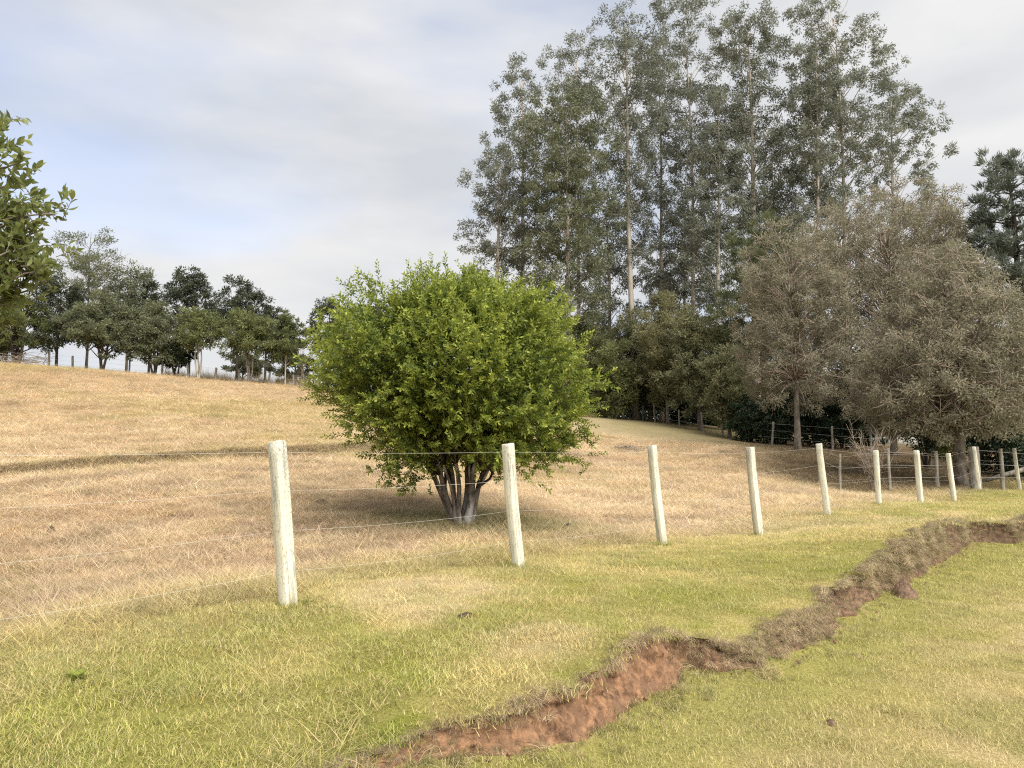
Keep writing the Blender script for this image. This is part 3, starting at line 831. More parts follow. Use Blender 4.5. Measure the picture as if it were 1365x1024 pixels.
def make_tree(name, label, base, H, prof, nclump, cr, nleaf, L, W, leaf, bark, tr, seed, category='tree', group=None, flat=0.7, up=0.2, outw=0.8, droop=0.0, lean=(0, 0), limb_frac=0.7,
              limb_slope=0.7, spacing=0.7, shell=0.5, stems=1, top=0.93, branch_low=0.15, ax=(1, 1), tint_mid=0.45, spread=0.25, twigs=0, bare=0, limb_r=0.30, kw_sub=5, spray=0.44, limb_mat=None):
    rg = np.random.default_rng(seed)
    root = thing(name, tuple(base), label, category, group)
    C = clump_centres(prof, H, nclump, cr * spacing, rg, shell, ax)
    wob = rg.normal(0, 1, (2, 3))
    def axis(h):
        f = np.asarray(h) / H
        return np.stack((lean[0] * H * f + 0.010 * H * np.sin(f * 5 + wob[0, 0]) * wob[0, 1] * f, lean[1] * H * f + 0.010 * H * np.sin(f * 4 + wob[1, 0]) * wob[1, 1] * f, np.asarray(h) + 0 * f), -1)
    C[:, :2] += axis(C[:, 2])[:, :2]
    tb = MB()
    if stems == 1:
        hh = np.linspace(-0.3, H * top, 12)
        rr = tr * (1 - 0.88 * np.clip(hh / (H * top), 0, 1)) ** 0.9
        rr[0] *= 1.3; rr[1] *= 1.05
        tb.tube(axis(hh), rr, 8)
    else:
        for q in range(stems):
            a = q * 2 * math.pi / stems + rg.uniform(-.4, .4); R0 = spread * rg.uniform(0.7, 1.3)
            hh = np.linspace(-0.15, H * top * rg.uniform(0.7, 0.95), 9); f = np.clip(hh / hh[-1], 0, 1)
            pts = axis(hh)
            pts[:, 0] += np.cos(a) * (0.10 * tr * 8 + R0 * H * 0.35 * f ** 1.1) + 0.02 * H * np.sin(f * 6 + q)
            pts[:, 1] += np.sin(a) * (0.10 * tr * 8 + R0 * H * 0.35 * f ** 1.1)
            tb.tube(pts, tr * rg.uniform(0.7, 1.05) * (1 - 0.85 * f), 7)
    tb.build('trunk', bark, root)
    lb = MB(); any_l = False
    for c_ in C:
        if rg.uniform() > limb_frac: continue
        a0 = axis(c_[2]); hd = np.hypot(*(c_ - a0)[:2])
        h0 = float(np.clip(c_[2] - hd * limb_slope * rg.uniform(0.7, 1.3), H * branch_low, H * top * 0.97))
        st = axis(h0); f = np.linspace(0, 1, 6)[:, None]
        pts = st * (1 - f) + c_ * f
        pts[:, 2] += (np.sin(f * math.pi) * hd * 0.10 * (1 if limb_slope > 0.3 else 0.4))[:, 0]
        pts[1:-1] += rg.normal(0, 0.03 * hd + 0.01, (4, 3))
        r0 = tr * limb_r * (1 - 0.7 * h0 / H) + 0.012
        lb.tube(pts, r0 * (1 - 0.8 * f[:, 0]), 5); any_l = True
    for _ in range(bare):                    # dead side branches on the bare lower trunk
        h0 = rg.uniform(branch_low, prof[0][0] + 0.08) * H; a = rg.uniform(0, 6.28); ln = rg.uniform(0.08, 0.16) * H
        st = axis(h0); f = np.linspace(0, 1, 6)[:, None]
        pts = st + f * ln * np.array((math.cos(a), math.sin(a), 0.15)) + np.array((0, 0, 1.0)) * (f ** 2) * ln * 0.25 * rg.uniform(-1, 1)
        lb.tube(pts, (0.16 * tr + 0.01) * (1 - 0.8 * f[:, 0]), 5); any_l = True
    if twigs:
        for c_ in C:
            for _ in range(twigs):
                d = unit(rg.normal(0, 1, 3) + np.array((0, 0, 0.3))) * cr * rg.uniform(0.6, 1.25)
                f = np.linspace(0, 1, 4)[:, None]
                pts = c_ + f * d + rg.normal(0, 0.05 * cr, (4, 3)) * f
                lb.tube(pts, (0.010 + 0.006 * H / 10) * (1 - 0.7 * f[:, 0]), 3, False); any_l = True
    if any_l: lb.build('branches', limb_mat or bark, root)
    m = len(C)
    sub = kw_sub                                                 # each clump is a handful of smaller sprays
    sc = C[:, None, :] + unit(rg.normal(0, 1, (m, sub, 3))) * (cr * rg.uniform(0.25, 0.95, (m, sub, 1))) * np.array((1, 1, flat))
    sc = sc.reshape(-1, 3); nl = max(1, nleaf // sub)
    offs = rg.normal(0, 1, (len(sc), nl, 3)); offs = unit(offs) * rg.uniform(0, 1, (len(sc), nl, 1)) ** 0.5 * cr * spray * np.array((1, 1, flat))
    Pl = (sc[:, None, :] + offs).reshape(-1, 3)
    outd = unit(Pl - np.repeat(np.repeat(C, sub, 0), nl, 0))
    D = outd * outw + rg.normal(0, 0.55, Pl.shape) + np.array((0, 0, up - droop))
    ti = np.repeat(rg.normal(tint_mid, 0.16, len(sc)), nl) + rg.normal(0, 0.17, len(Pl))
    A = leaf_arrays(Pl, D, L * rg.uniform(0.7, 1.3, len(Pl)), W * rg.uniform(0.7, 1.3, len(Pl)), rg)
    leaf_object('crown', A, ti, leaf, root, (0, 0, 0), kind='stuff')
    return root

def spot(px, d):
    x = (px - 682.5) / F * d
    return np.array((x, d, float(ground(np.array([x]), np.array([d]))[0])))

def hgt(px, top_py, d):
    b = spot(px, d)
    return float(P(px, top_py, d)[2] - b[2])

def mw(pxw, d):
    return pxw / F * d

# ---- the round bush in the field
bb = spot(615, 13.0)
rg = np.random.default_rng(5)
bush = thing('round_bush', tuple(bb), 'rounded bright green leafy bush on several forking stems alone in the field', 'bush')
cen = P(602, 487, 13.0) - bb
LOBES = unit(np.random.default_rng(51).normal(0, 1, (46, 3)))
def bush_env(d):
    """distance from the centre to the outline along direction d"""
    ax_ = 2.44; ay = 2.3
    az_ = np.where(d[:, 2] > 0, 1.42, 1.66)
    lump = 1 + 0.09 * np.sin(d[:, 0] * 5.1 + 1.0 + d[:, 2] * 3) * np.sin(d[:, 1] * 4.3 + 2 * d[:, 2]) + 0.07 * np.sin(d[:, 0] * 11 + d[:, 2] * 9) 
    p = np.where(d[:, 2] > 0, 1.82, 2.1)
    ang = np.arccos(np.clip(d @ LOBES.T, -1, 1))
    lump = lump * (0.88 + 0.23 * np.exp(-(ang.min(1) / 0.27) ** 2))
    r = 1.0 / ((np.abs(d[:, 0]) / ax_) ** p + (np.abs(d[:, 1]) / ay) ** p + (np.abs(d[:, 2]) / az_) ** p) ** (1 / p)
    return r * lump
nc = 250
dirs = []
while len(dirs) < nc:
    d = unit(rg.normal(0, 1, 3))
    if dirs and max(np.array(dirs) @ d) > math.cos(0.175): 
        if rg.uniform() > 0.02: continue
    dirs.append(d)
dirs = np.array(dirs)
LOW = np.array([P(px, py, dd) for px, py, dd in [(505, 606, 12.4), (530, 622, 12.2), (548, 640, 12.6), (552, 608, 11.9), (690, 602, 11.9), (715, 612, 12.3), (742, 606, 12.5), (768, 596, 12.6)]]) - bb - cen
depthf = rg.uniform(0.74, 1.0, nc)
er = bush_env(dirs); Cc = dirs * (er * depthf)[:, None]
Cc[:, 0] += 0.20 * np.maximum(Cc[:, 2], 0) - 0.13 * np.minimum(Cc[:, 2], 0)
Cc = np.concatenate((Cc, LOW)); dirs = np.concatenate((dirs, unit(LOW * np.array((1, 1, 0.6))))); nc = len(Cc)
nsh = 29; nlf = 18
st = Cc[:, None, :] + rg.normal(0, 0.17, (nc, nsh, 3)) - dirs[:, None, :] * 0.16
sd_ = unit(dirs[:, None, :] * 0.75 + np.array((0, 0, 0.28)) + rg.normal(0, 0.5, (nc, nsh, 3)))
sl_ = rg.uniform(0.14, 0.32, (nc, nsh, 1))
f = (np.arange(nlf) / (nlf - 1))[None, None, :, None]
pos = st[:, :, None, :] + sd_[:, :, None, :] * sl_[:, :, None, :] * f + np.array((0, 0, 0.10)) * f ** 2 * sl_[:, :, None, :]
perp = unit(np.cross(sd_, rg.normal(0, 1, sd_.shape)))[:, :, None, :]; perp2 = np.cross(np.broadcast_to(sd_[:, :, None, :], pos.shape), np.broadcast_to(perp, pos.shape))
phi = (np.arange(nlf) * 2.4)[None, None, :, None]
ld = np.broadcast_to(sd_[:, :, None, :], pos.shape) * 0.75 + 0.85 * (perp * np.cos(phi) + perp2 * np.sin(phi)) + rg.normal(0, 0.15, pos.shape)
tint = 0.12 + 0.66 * f[..., 0] ** 1.3 + rg.normal(0, 0.08, (nc, nsh, 1)) + rg.normal(0.0, 0.09, (nc, 1, 1)) + 0 * pos[..., 0] + rg.normal(0, 0.12, pos.shape[:3])  # paler tips are new growth, gradient steepened to paint in highlights
n_ = nc * nsh * nlf
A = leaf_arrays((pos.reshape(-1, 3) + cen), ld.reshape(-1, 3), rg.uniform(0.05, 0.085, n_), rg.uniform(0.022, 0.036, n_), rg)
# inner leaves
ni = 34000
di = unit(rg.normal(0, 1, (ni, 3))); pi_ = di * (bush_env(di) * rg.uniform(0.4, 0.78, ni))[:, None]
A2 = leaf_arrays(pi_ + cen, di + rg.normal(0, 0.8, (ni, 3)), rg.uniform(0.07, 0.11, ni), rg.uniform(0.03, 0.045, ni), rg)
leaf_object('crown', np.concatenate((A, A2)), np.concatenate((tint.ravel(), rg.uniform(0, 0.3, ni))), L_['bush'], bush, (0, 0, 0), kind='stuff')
# stems
stem_specs = [(-0.62, 0.35, 0.042, 1), (-0.46, -0.25, 0.046, 1), (-0.24, 0.2, 0.036, 1), (-0.08, -0.3, 0.040, 1), (0.10, 0.15, 0.052, 0), (0.26, -0.2, 0.056, 0), (0.44, 0.25, 0.044, 0), (-0.85, -0.1, 0.034, 1), (0.62, -0.05, 0.03, 0), (-0.5, 0.1, 0.022, 1), (-0.3, -0.4, 0.024, 1), (0.02, -0.35, 0.022, 0), (0.2, 0.3, 0.02, 0), (0.52, -0.3, 0.022, 0), (-0.7, -0.35, 0.02, 1)]
tbm = MB()
for q, (ex, ey, r0, side) in enumerate(stem_specs):
    bx = (-0.11 if side else 0.05) + 0.035 * (q % 4); by = 0.03 * ((q * 7) % 5 - 2)
    f1 = np.linspace(0, 1, 9)
    pts = np.c_[bx + ex * f1 ** 1.25 + 0.02 * np.sin(f1 * 9 + q), by + ey * f1 ** 1.2 + 0.02 * np.cos(f1 * 7 + q), -0.15 + 1.55 * f1]
    m1 = MB(); m1.tube(pts, r0 * 1.25 * (1 - 0.45 * f1) + 0.02 * np.exp(-f1 * 9), 9)
    o = m1.build('stem', M['bark_lichen'], bush)
    for z in range(7):
        tgt = Cc[rg.integers(nc)] * 0.85 + cen
        if z < 6:
            sel = np.argsort(np.abs(np.arctan2(Cc[:, 1], Cc[:, 0]) - math.atan2(ey, ex)) + rg.uniform(0, 1.2, nc))[z]
            tgt = Cc[sel] * 0.85 + cen
        k0 = rg.integers(4, 9); f2 = np.linspace(0, 1, 7)[:, None]
        p2 = pts[k0] * (1 - f2) + tgt * f2; p2[1:-1] += rg.normal(0, 0.06, (5, 3)); p2[:, 2] += (np.sin(f2 * math.pi) * 0.12)[:, 0]
        tbm.tube(p2, 0.024 * (1 - 0.75 * f2[:, 0]) + 0.003, 5)
for q in range(nc):
    f2 = np.linspace(0, 1, 4)[:, None]
    p2 = cen + Cc[q] * (0.55 + 0.5 * f2) + rg.normal(0, 0.05, (4, 3)) * f2
    tbm.tube(p2, 0.008 * (1 - 0.7 * f2[:, 0]), 4, False)
tbm.build('branches', M['bark_dark'], bush)

# ---- the citrus tree whose branches reach in at the left
cb = spot(-128, 6.4)
rg = np.random.default_rng(8)
citrus = thing('citrus_tree', tuple(cb), 'close leafy citrus branches reaching in at the upper left edge', 'tree')
Hc = 4.6
t1 = MB(); hh = np.linspace(-0.2, 3.6, 9); t1.tube(np.c_[0.06 * np.sin(hh), 0.05 * np.cos(hh * 1.3), hh], 0.10 * (1 - 0.7 * np.clip(hh / 3.9, 0, 1)), 9); t1.build('trunk', M['bark_grey'], citrus)
# sprays: end points as the photo shows them, then fillers through the rest of the crown
ends = [(8, 165, 6.4), (30, 215, 6.3), (20, 250, 6.5), (50, 262, 6.4), (38, 292, 6.3), (74, 285, 6.3), (60, 305, 6.5), (20, 305, 6.6), (45, 325, 6.4), (12, 335, 6.2), (60, 345, 6.4), (30, 350, 6.3), (50, 362, 6.3), (15, 370, 6.5),
        (-10, 200, 6.4), (-15, 270, 6.6), (-5, 320, 6.2), (-12, 365, 6.3), (5, 385, 6.4), (-20, 390, 6.2), (-25, 150, 6.5), (40, 385, 6.5), (62, 375, 6.6)]
E = [P(*e) - cb for e in ends]
for _ in range(75):
    d = unit(rg.normal(0, 1, 3)); c0 = np.array((0, 0, 3.05))
    p = c0 + d * np.array((1.15, 1.15, 1.25)) * rg.uniform(0.55, 1.0)
    if p[0] > 0.62: continue
    E.append(p)
lb = MB(); LP, LD, LL = [], [], []
for q, e in enumerate(E):
    h0 = min(3.4, max(1.4, e[2] - rg.uniform(0.3, 0.9)))
    f2 = np.linspace(0, 1, 8)[:, None]; a0 = np.array((0.06 * math.sin(h0), 0.05 * math.cos(h0 * 1.3), h0))
    p2 = a0 * (1 - f2) + e * f2; p2[:, 2] += (np.sin(f2 * math.pi) * 0.10)[:, 0]; p2[1:-1] += rg.normal(0, 0.02, (6, 3))
    lb.tube(p2, 0.018 * (1 - 0.8 * f2[:, 0]) + 0.002, 5)
    dd = unit(e - a0)
    for z in range(12):
        s_ = p2[4] * (1 - z / 11) + p2[7] * (z / 11) + rg.normal(0, 0.05, 3)
        tw = unit(dd * 0.6 + rg.normal(0, 0.7, 3) + np.array((0, 0, 0.35))); tl = rg.uniform(0.10, 0.22)
        lb.tube(np.array([s_, s_ + tw * tl * 0.5, s_ + tw * tl]), np.array((0.004, 0.003, 0.002)), 4, False)
        for j in range(10):
            pz = s_ + tw * tl * (0.2 + 0.8 * j / 8)
            LP.append(pz); LD.append(unit(tw * 0.7 + unit(rg.normal(0, 1, 3)) * 0.85)); LL.append(rg.uniform(0.06, 0.10))
lb.build('branches', M['bark_grey'], citrus)
LP = np.array(LP); LD = np.array(LD); LL = np.array(LL)
Wp = LP + cb
pxs = 682.5 + F * Wp[:, 0] / Wp[:, 1]
score = np.where(pxs > -8, LL / Wp[:, 1], 0) * np.where(pxs > 0, 1, 0.5)
big = np.argsort(-score)[:298]
# one leaf mesh: folded blade with a short stalk
def blade_mesh(name, tint):
    ys = np.array((0, 0.12, 0.35, 0.62, 0.85, 1.0)); ws = np.array((0.02, 0.11, 0.22, 0.21, 0.11, 0.0))
    V = []; 
    for yy, ww in zip(ys, ws):
        zc = 0.06 * math.sin(yy * 3.1)
        V += [(-ww, yy, zc + ww * 0.3), (0, yy, zc), (ww, yy, zc + ww * 0.3)]
    V = np.array(V); Fq = []
    for q in range(5):
        for z in range(2): Fq.append((q * 3 + z, q * 3 + z + 1, q * 3 + z + 4, q * 3 + z + 3))
    me = mesh_np(name, V, [np.array(Fq)], {'tint': ('FLOAT', np.full(len(V), tint))}, True)
    me.materials.append(L_['citrus'])
    return me
blades = [blade_mesh('leaf', v) for v in (0.12, 0.24, 0.36, 0.5, 0.7)]
from mathutils import Matrix, Vector
for q in big:
    d = LD[q]; sd2 = unit(np.cross(d, np.array((0, 0, 1.0)) + rg.normal(0, 0.5, 3))); nn = np.cross(sd2, d)
    Mx = Matrix(((sd2[0], d[0], nn[0], LP[q][0]), (sd2[1], d[1], nn[1], LP[q][1]), (sd2[2], d[2], nn[2], LP[q][2]), (0, 0, 0, 1)))
    hl = (Wp[q][2] - 2.6) / 1.8
    bi = int(np.clip(rg.normal(1.9 , 1.1), 0, 4))
    o = link('leaf', blades[bi], None, citrus)
    o.matrix_local = Mx @ Matrix.Diagonal((LL[q], LL[q], LL[q], 1))
rest = np.setdiff1d(np.arange(len(LP)), big)
A = leaf_arrays(LP[rest], LD[rest], LL[rest], LL[rest] * 0.46, rg)
leaf_object('foliage', A, rg.normal(0.35, 0.18, len(rest)), L_['citrus'], citrus, (0, 0, 0), kind='stuff')

# ---- tall eucalypts
def euc(px, top, hw, bot, d, label, seed, leaf='euc', n=60, cr=1.7, nleaf=330, lean=(0, 0), tr=0.25, prof=None, ax=(1, 0.8), limb_slope=1.0, up=0.1, **kw):
    b = spot(px, d); H = hgt(px, top, d); r = mw(hw, d)
    zb = float(P(px, bot, d)[2] - b[2]) / H
    if prof is None:
        prof = [(zb, r * 0.30), (zb + (1 - zb) * 0.25, r * 0.85), (zb + (1 - zb) * 0.6, r), (zb + (1 - zb) * 0.85, r * 0.72), (0.985, r * 0.25)]
    else:
        prof = [(float(P(px, yy, d)[2] - b[2]) / H, mw(rr, d)) for yy, rr in prof]
    return make_tree('eucalyptus_tree', label, b, H, prof, int(n * 0.95), cr, int(nleaf * 1.3), 0.27, 0.078, L_[leaf], M['bark_euc'], tr, seed, group='tall eucalyptus trees of the grove', flat=0.8, lean=lean, ax=ax,
                     limb_slope=limb_slope, kw_sub=6, spray=0.32, spacing=0.9, droop=0.25, up=up, outw=0.5, shell=0.55, branch_low=0.25, limb_r=0.22, **kw)
euc(697, 74, 44, 370, 66, 'eucalyptus with rounded top at the left end of the grove, bare gap below its crown', 201, n=52, prof=[(390, 30), (330, 50), (285, 48), (250, 26), (215, 30), (180, 44), (120, 42), (78, 15)])
euc(668, 196, 46, 365, 64, 'lower ragged eucalyptus leaning out at the left edge of the grove', 202, n=38, cr=1.5, nleaf=260, lean=(-0.03, 0), prof=[(365, 36), (320, 42), (260, 42), (215, 26), (196, 8)], ax=(1, 0.7), tr=0.26)
euc(758, 106, 52, 420, 60, 'dense lighter green eucalyptus with broad column crown near the left of the grove', 203, 'euc_light', n=95, cr=1.7, nleaf=360, prof=[(430, 38), (380, 50), (300, 58), (200, 56), (140, 40), (106, 14)])
euc(772, 46, 42, 300, 74, 'thin high crown behind the lighter green eucalyptus', 204, n=46, prof=[(320, 30), (220, 34), (150, 40), (90, 42), (48, 14)])
euc(848, 14, 48, 330, 64, 'eucalyptus with long pale leaning trunk showing and a domed top', 205, n=62, lean=(-0.022, 0), prof=[(350, 22), (280, 30), (200, 42), (120, 52), (60, 46), (16, 16)], tr=0.30)
euc(884, 60, 44, 340, 73, 'narrow dark eucalyptus just right of the pale leaning trunk', 206, n=56, prof=[(400, 38), (320, 40), (220, 40), (120, 42), (62, 14)])
euc(926, -12, 58, 330, 68, 'very tall eucalyptus mid grove, its top cut by the upper frame edge', 207, n=72, prof=[(350, 44), (250, 50), (150, 56), (60, 60), (-12, 30)])
euc(962, 130, 44, 380, 61, 'shorter bushy eucalyptus in front of the middle of the grove', 208, n=62, prof=[(400, 46), (320, 46), (230, 44), (160, 36), (130, 12)])
euc(1010, 6, 42, 300, 62, 'slender eucalyptus with straight bare lower trunk and two stacked crown masses', 209, n=60, prof=[(300, 28), (240, 38), (170, 42), (120, 34), (90, 28), (50, 46), (8, 22)], tr=0.36)
euc(1046, 180, 36, 360, 68, 'low filling eucalyptus between the slender and the widest ones', 210, n=40, prof=[(390, 40), (300, 40), (230, 34), (182, 10)])
euc(1100, 36, 46, 285, 60, 'eucalyptus with dark trunk standing close left of the widest crown', 211, n=46, cr=1.5, prof=[(290, 34), (220, 42), (140, 44), (80, 36), (38, 12)])
euc(1132, -14, 84, 290, 63, 'widest airy eucalyptus at the right end of the grove with long side limbs', 212, n=80, cr=1.5, nleaf=270, prof=[(285, 60), (220, 82), (150, 84), (80, 78), (20, 66), (-14, 30)])
euc(1200, 100, 72, 255, 66, 'open crowned eucalyptus spreading to the far right of the grove', 213, n=44, cr=1.3, nleaf=240, lean=(0.01, 0), prof=[(262, 56), (220, 74), (170, 74), (125, 50), (104, 20)], tr=0.26)
euc(812, 240, 40, 440, 72, 'shaded eucalyptus low in the grove behind the pale leaning trunk', 214, n=48, prof=[(450, 44), (380, 44), (300, 40), (245, 14)])
euc(916, 280, 44, 470, 76, 'low shaded eucalyptus deep in the middle of the grove', 215, n=48, prof=[(470, 48), (400, 48), (330, 40), (284, 14)])
euc(1066, 262, 40, 420, 74, 'low shaded eucalyptus deep in the right of the grove', 216, n=44, prof=[(440, 46), (360, 46), (300, 34), (266, 10)])

# ---- trees and shrubs at the foot of the grove
def under(px, top, hw, bot, d, label, seed, leaf='olive', n=45, cr=1.1, nleaf=300, L=0.26, W=0.085, kind='tree', name='bushy_tree', bark='bark_grey', tr=0.14, group='small trees along the foot of the grove', **kw):
    b = spot(px, d); H = hgt(px, top, d); r = mw(hw, d); zb = max(0.02, float(P(px, bot, d)[2] - b[2]) / H)
    prof = kw.pop('prof', None) or [(zb, r * 0.55), (zb + (1 - zb) * 0.3, r), (zb + (1 - zb) * 0.65, r * 0.85), (0.98, r * 0.2)]
    return make_tree(name, label, b, H, prof, n, cr, nleaf, L, W, L_[leaf], M[bark], tr, seed, category=kind, group=group, **kw)
under(846, 416, 36, 505, 64, 'young tree with whorls of bare dead branches below a thin crown', 301, n=34, bare=16, branch_low=0.2, limb_slope=0.1, name='young_pine')
under(890, 388, 44, 530, 58, 'tall bushy olive green tree at the grove edge, fullest of the row', 302, 'belt_light', n=60, cr=1.1)
under(932, 408, 38, 545, 54, 'bushy olive green tree with forked pale trunk at the grove edge', 303, n=52, cr=1.0)
under(800, 424, 42, 540, 66, 'dull green tree half hidden behind the right side of the round bush', 304, n=50)
under(740, 400, 50, 540, 70, 'dark olive tree hidden behind the top of the round bush', 305, n=50)
under(676, 440, 55, 545, 72, 'low olive tree behind the middle of the round bush', 306, n=44)
under(972, 462, 36, 560, 50, 'dull green young tree left of the dark hedge', 307, 'olive', n=38, cr=0.9)
under(712, 432, 40, 540, 64, 'olive tree of the belt just right of the top of the round bush', 321, 'belt_grey', n=50)
under(774, 420, 38, 545, 62, 'olive tree of the belt above the right shoulder of the round bush', 322, 'belt_green', n=50)
under(868, 430, 32, 545, 63, 'olive tree of the belt between the bare branched one and the fullest one', 323, 'belt_grey', n=44)
under(966, 410, 34, 560, 58, 'olive tree of the belt right of the forked pale trunk', 324, 'belt_green', n=48)
under(820, 456, 28, 548, 60, 'low olive tree of the belt at the right edge of the round bush', 325, 'belt_green', n=36)
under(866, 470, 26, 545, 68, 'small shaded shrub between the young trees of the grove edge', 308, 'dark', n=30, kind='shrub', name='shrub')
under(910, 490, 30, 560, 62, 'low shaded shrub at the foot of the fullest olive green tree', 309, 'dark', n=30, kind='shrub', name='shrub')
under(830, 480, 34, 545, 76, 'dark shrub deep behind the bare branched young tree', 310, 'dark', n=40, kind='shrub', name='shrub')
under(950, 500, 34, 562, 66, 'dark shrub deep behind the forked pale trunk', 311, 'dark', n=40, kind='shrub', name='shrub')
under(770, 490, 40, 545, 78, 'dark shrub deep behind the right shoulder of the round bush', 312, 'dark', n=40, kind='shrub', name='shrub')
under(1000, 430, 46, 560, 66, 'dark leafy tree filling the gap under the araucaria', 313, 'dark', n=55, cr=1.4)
under(436, 392, 24, 470, 70, 'dark tree top showing over the left shoulder of the round bush', 314, 'ridge_dark', n=26, cr=1.0, group=None)

def undergrowth(name, label, pxs, d0, d1, h0, h1, n, seed, leaf):
    rg = np.random.default_rng(seed)
    px = rg.uniform(pxs[0], pxs[1], n); d = rg.uniform(d0, d1, n); x = (px - 682.5) / F * d
    hh_ = h0 + (h1 - h0) * fbm(x * 0.25, d * 0.25, seed, 3)
    z = ground(x, d) + hh_ * rg.uniform(-0.03, 1, n).clip(0) ** 1.25
    A = leaf_arrays(np.c_[x, d, z], rg.normal(0, 1, (n, 3)), rg.uniform(0.3, 0.5, n), rg.uniform(0.14, 0.24, n), rg)
    o = leaf_object(name, A, rg.normal(0.4, 0.2, n), L_[leaf], None, (0, 0, 0), kind='stuff', label=label)
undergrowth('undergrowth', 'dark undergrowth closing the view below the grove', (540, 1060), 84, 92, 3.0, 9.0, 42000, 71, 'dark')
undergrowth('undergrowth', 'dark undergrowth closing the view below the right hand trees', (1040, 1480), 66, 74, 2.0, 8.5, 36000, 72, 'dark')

# palm in the shade of the grove
pb3 = spot(888, 66); palm = thing('palm_tree', tuple(pb3), 'grey green palm with drooping fronds in the shade of the grove', 'palm')
Hp = hgt(888, 372, 66); m1 = MB(); m1.tube(np.c_[np.zeros(6), np.zeros(6), np.linspace(-0.2, Hp, 6)], 0.16, 8); m1.build('trunk', M['bark_grey'], palm)
rg = np.random.default_rng(77)
for q in range(16):
    a = q * 2.399; el = rg.uniform(0.1, 1.3); f = np.linspace(0, 1, 10)
    ln = rg.uniform(2.0, 2.8); hx = np.cumsum(np.cos(el - 2.2 * f)) * ln / 10; hz = np.cumsum(np.sin(el - 2.2 * f)) * ln / 10
    rach = np.c_[np.cos(a) * hx, np.sin(a) * hx, Hp + hz]
    m1 = MB(); m1.tube(rach, 0.02, 4, False)
    T = unit(np.gradient(rach, axis=0)); S = unit(np.cross(T, np.array((0, 0, 1.0)) + 1e-3)); Lf = []
    LPp = np.repeat(rach, 8, 0) + rg.normal(0, 0.03, (80, 3)); sg = np.tile((1, -1), 40)[:, None]
    Dp = np.repeat(S, 8, 0) * sg + np.repeat(T, 8, 0) * 0.5 + np.array((0, 0, -0.5))
    A = leaf_arrays(LPp, Dp, 0.55, 0.05, rg)
    m1.add(A.reshape(-1, 3), np.arange(320).reshape(80, 4))
    me = mesh_np('frond', np.concatenate(m1.V), [np.concatenate(fq) for fq in m1.F.values()], {'tint': ('FLOAT', np.full(m1.n, 0.35))})
    link('frond', me, L_['euc'], palm)

# araucarias: whorled branches ending in rounded tufts of needles
def araucaria(px, top, hw, bot, d, label, seed, leaf, n=46, cr=0.9):
    b = spot(px, d); H = hgt(px, top, d); r = mw(hw, d); zb = float(P(px, bot, d)[2] - b[2]) / H
    prof = [(zb, r * 0.7), (zb + (1 - zb) * 0.35, r), (zb + (1 - zb) * 0.75, r * 0.85), (0.97, r * 0.35)]
    return make_tree('araucaria_tree', label, b, H, prof, n, cr, 520, 0.30, 0.045, L_[leaf], M['bark_dark'], 0.28, seed, category='tree', group='araucaria pines by the grove', flat=0.75, up=0.75, outw=1.0,
                     limb_slope=0.2, spacing=1.05, shell=0.45, tint_mid=0.42, kw_sub=7, spray=0.30)
araucaria(1022, 288, 58, 470, 52, 'araucaria with rounded dark green needle tufts in the centre right', 401, 'pine', n=60, cr=1.15)
araucaria(1362, 190, 74, 560, 36, 'grey green araucaria cut by the right frame edge', 402, 'pine_grey', n=95, cr=0.8)

# ---- brown leaved trees on the right
def brown(px, top, hw, bot, d, label, seed, n=90, prof=None, leaf='brown', **kw):
    b = spot(px, d); H = hgt(px, top, d)
    prof = [(float(P(px, yy, d)[2] - b[2]) / H, mw(rr, d)) for yy, rr in prof]
    return make_tree('brown_leaved_tree', label, b, H, prof, n, 0.62, 215, 0.13, 0.045, L_[leaf], M['bark_grey'], kw.pop('tr', 0.17), seed, group='brown leaved trees on the right', flat=0.85, up=-0.1, outw=0.5, shell=0.42,
                     limb_slope=0.75, spacing=0.85, twigs=8, tint_mid=0.42, top=0.8, limb_mat=M['twig'], **kw)
brown(1062, 292, 76, 520, 38, 'tree with thinning brownish leaves on a single straight trunk', 501, n=190, prof=[(540, 52), (500, 76), (430, 84), (360, 74), (310, 50), (294, 20)], branch_low=0.3)
brown(1190, 252, 96, 520, 40, 'large brownish tree in the middle of the right hand trees', 502, n=300, prof=[(556, 80), (480, 108), (380, 108), (310, 100), (270, 70), (254, 30)], branch_low=0.25)
brown(1276, 330, 120, 560, 29, 'nearest brownish tree with stout grey trunk by the thick grey post', 503, n=330, prof=[(578, 96), (530, 132), (450, 116), (390, 80), (346, 44), (332, 20)], branch_low=0.25, tr=0.24)
brown(1240, 240, 70, 420, 46, 'brown topped tree behind, reaching highest of the right hand trees', 504, n=170, prof=[(450, 62), (380, 70), (300, 64), (258, 44), (242, 18)], branch_low=0.3)
brown(1130, 272, 56, 420, 44, 'smaller brown tree behind the single straight trunk', 505, n=170, prof=[(540, 50), (460, 64), (380, 70), (310, 58), (280, 34), (274, 16)], branch_low=0.3)

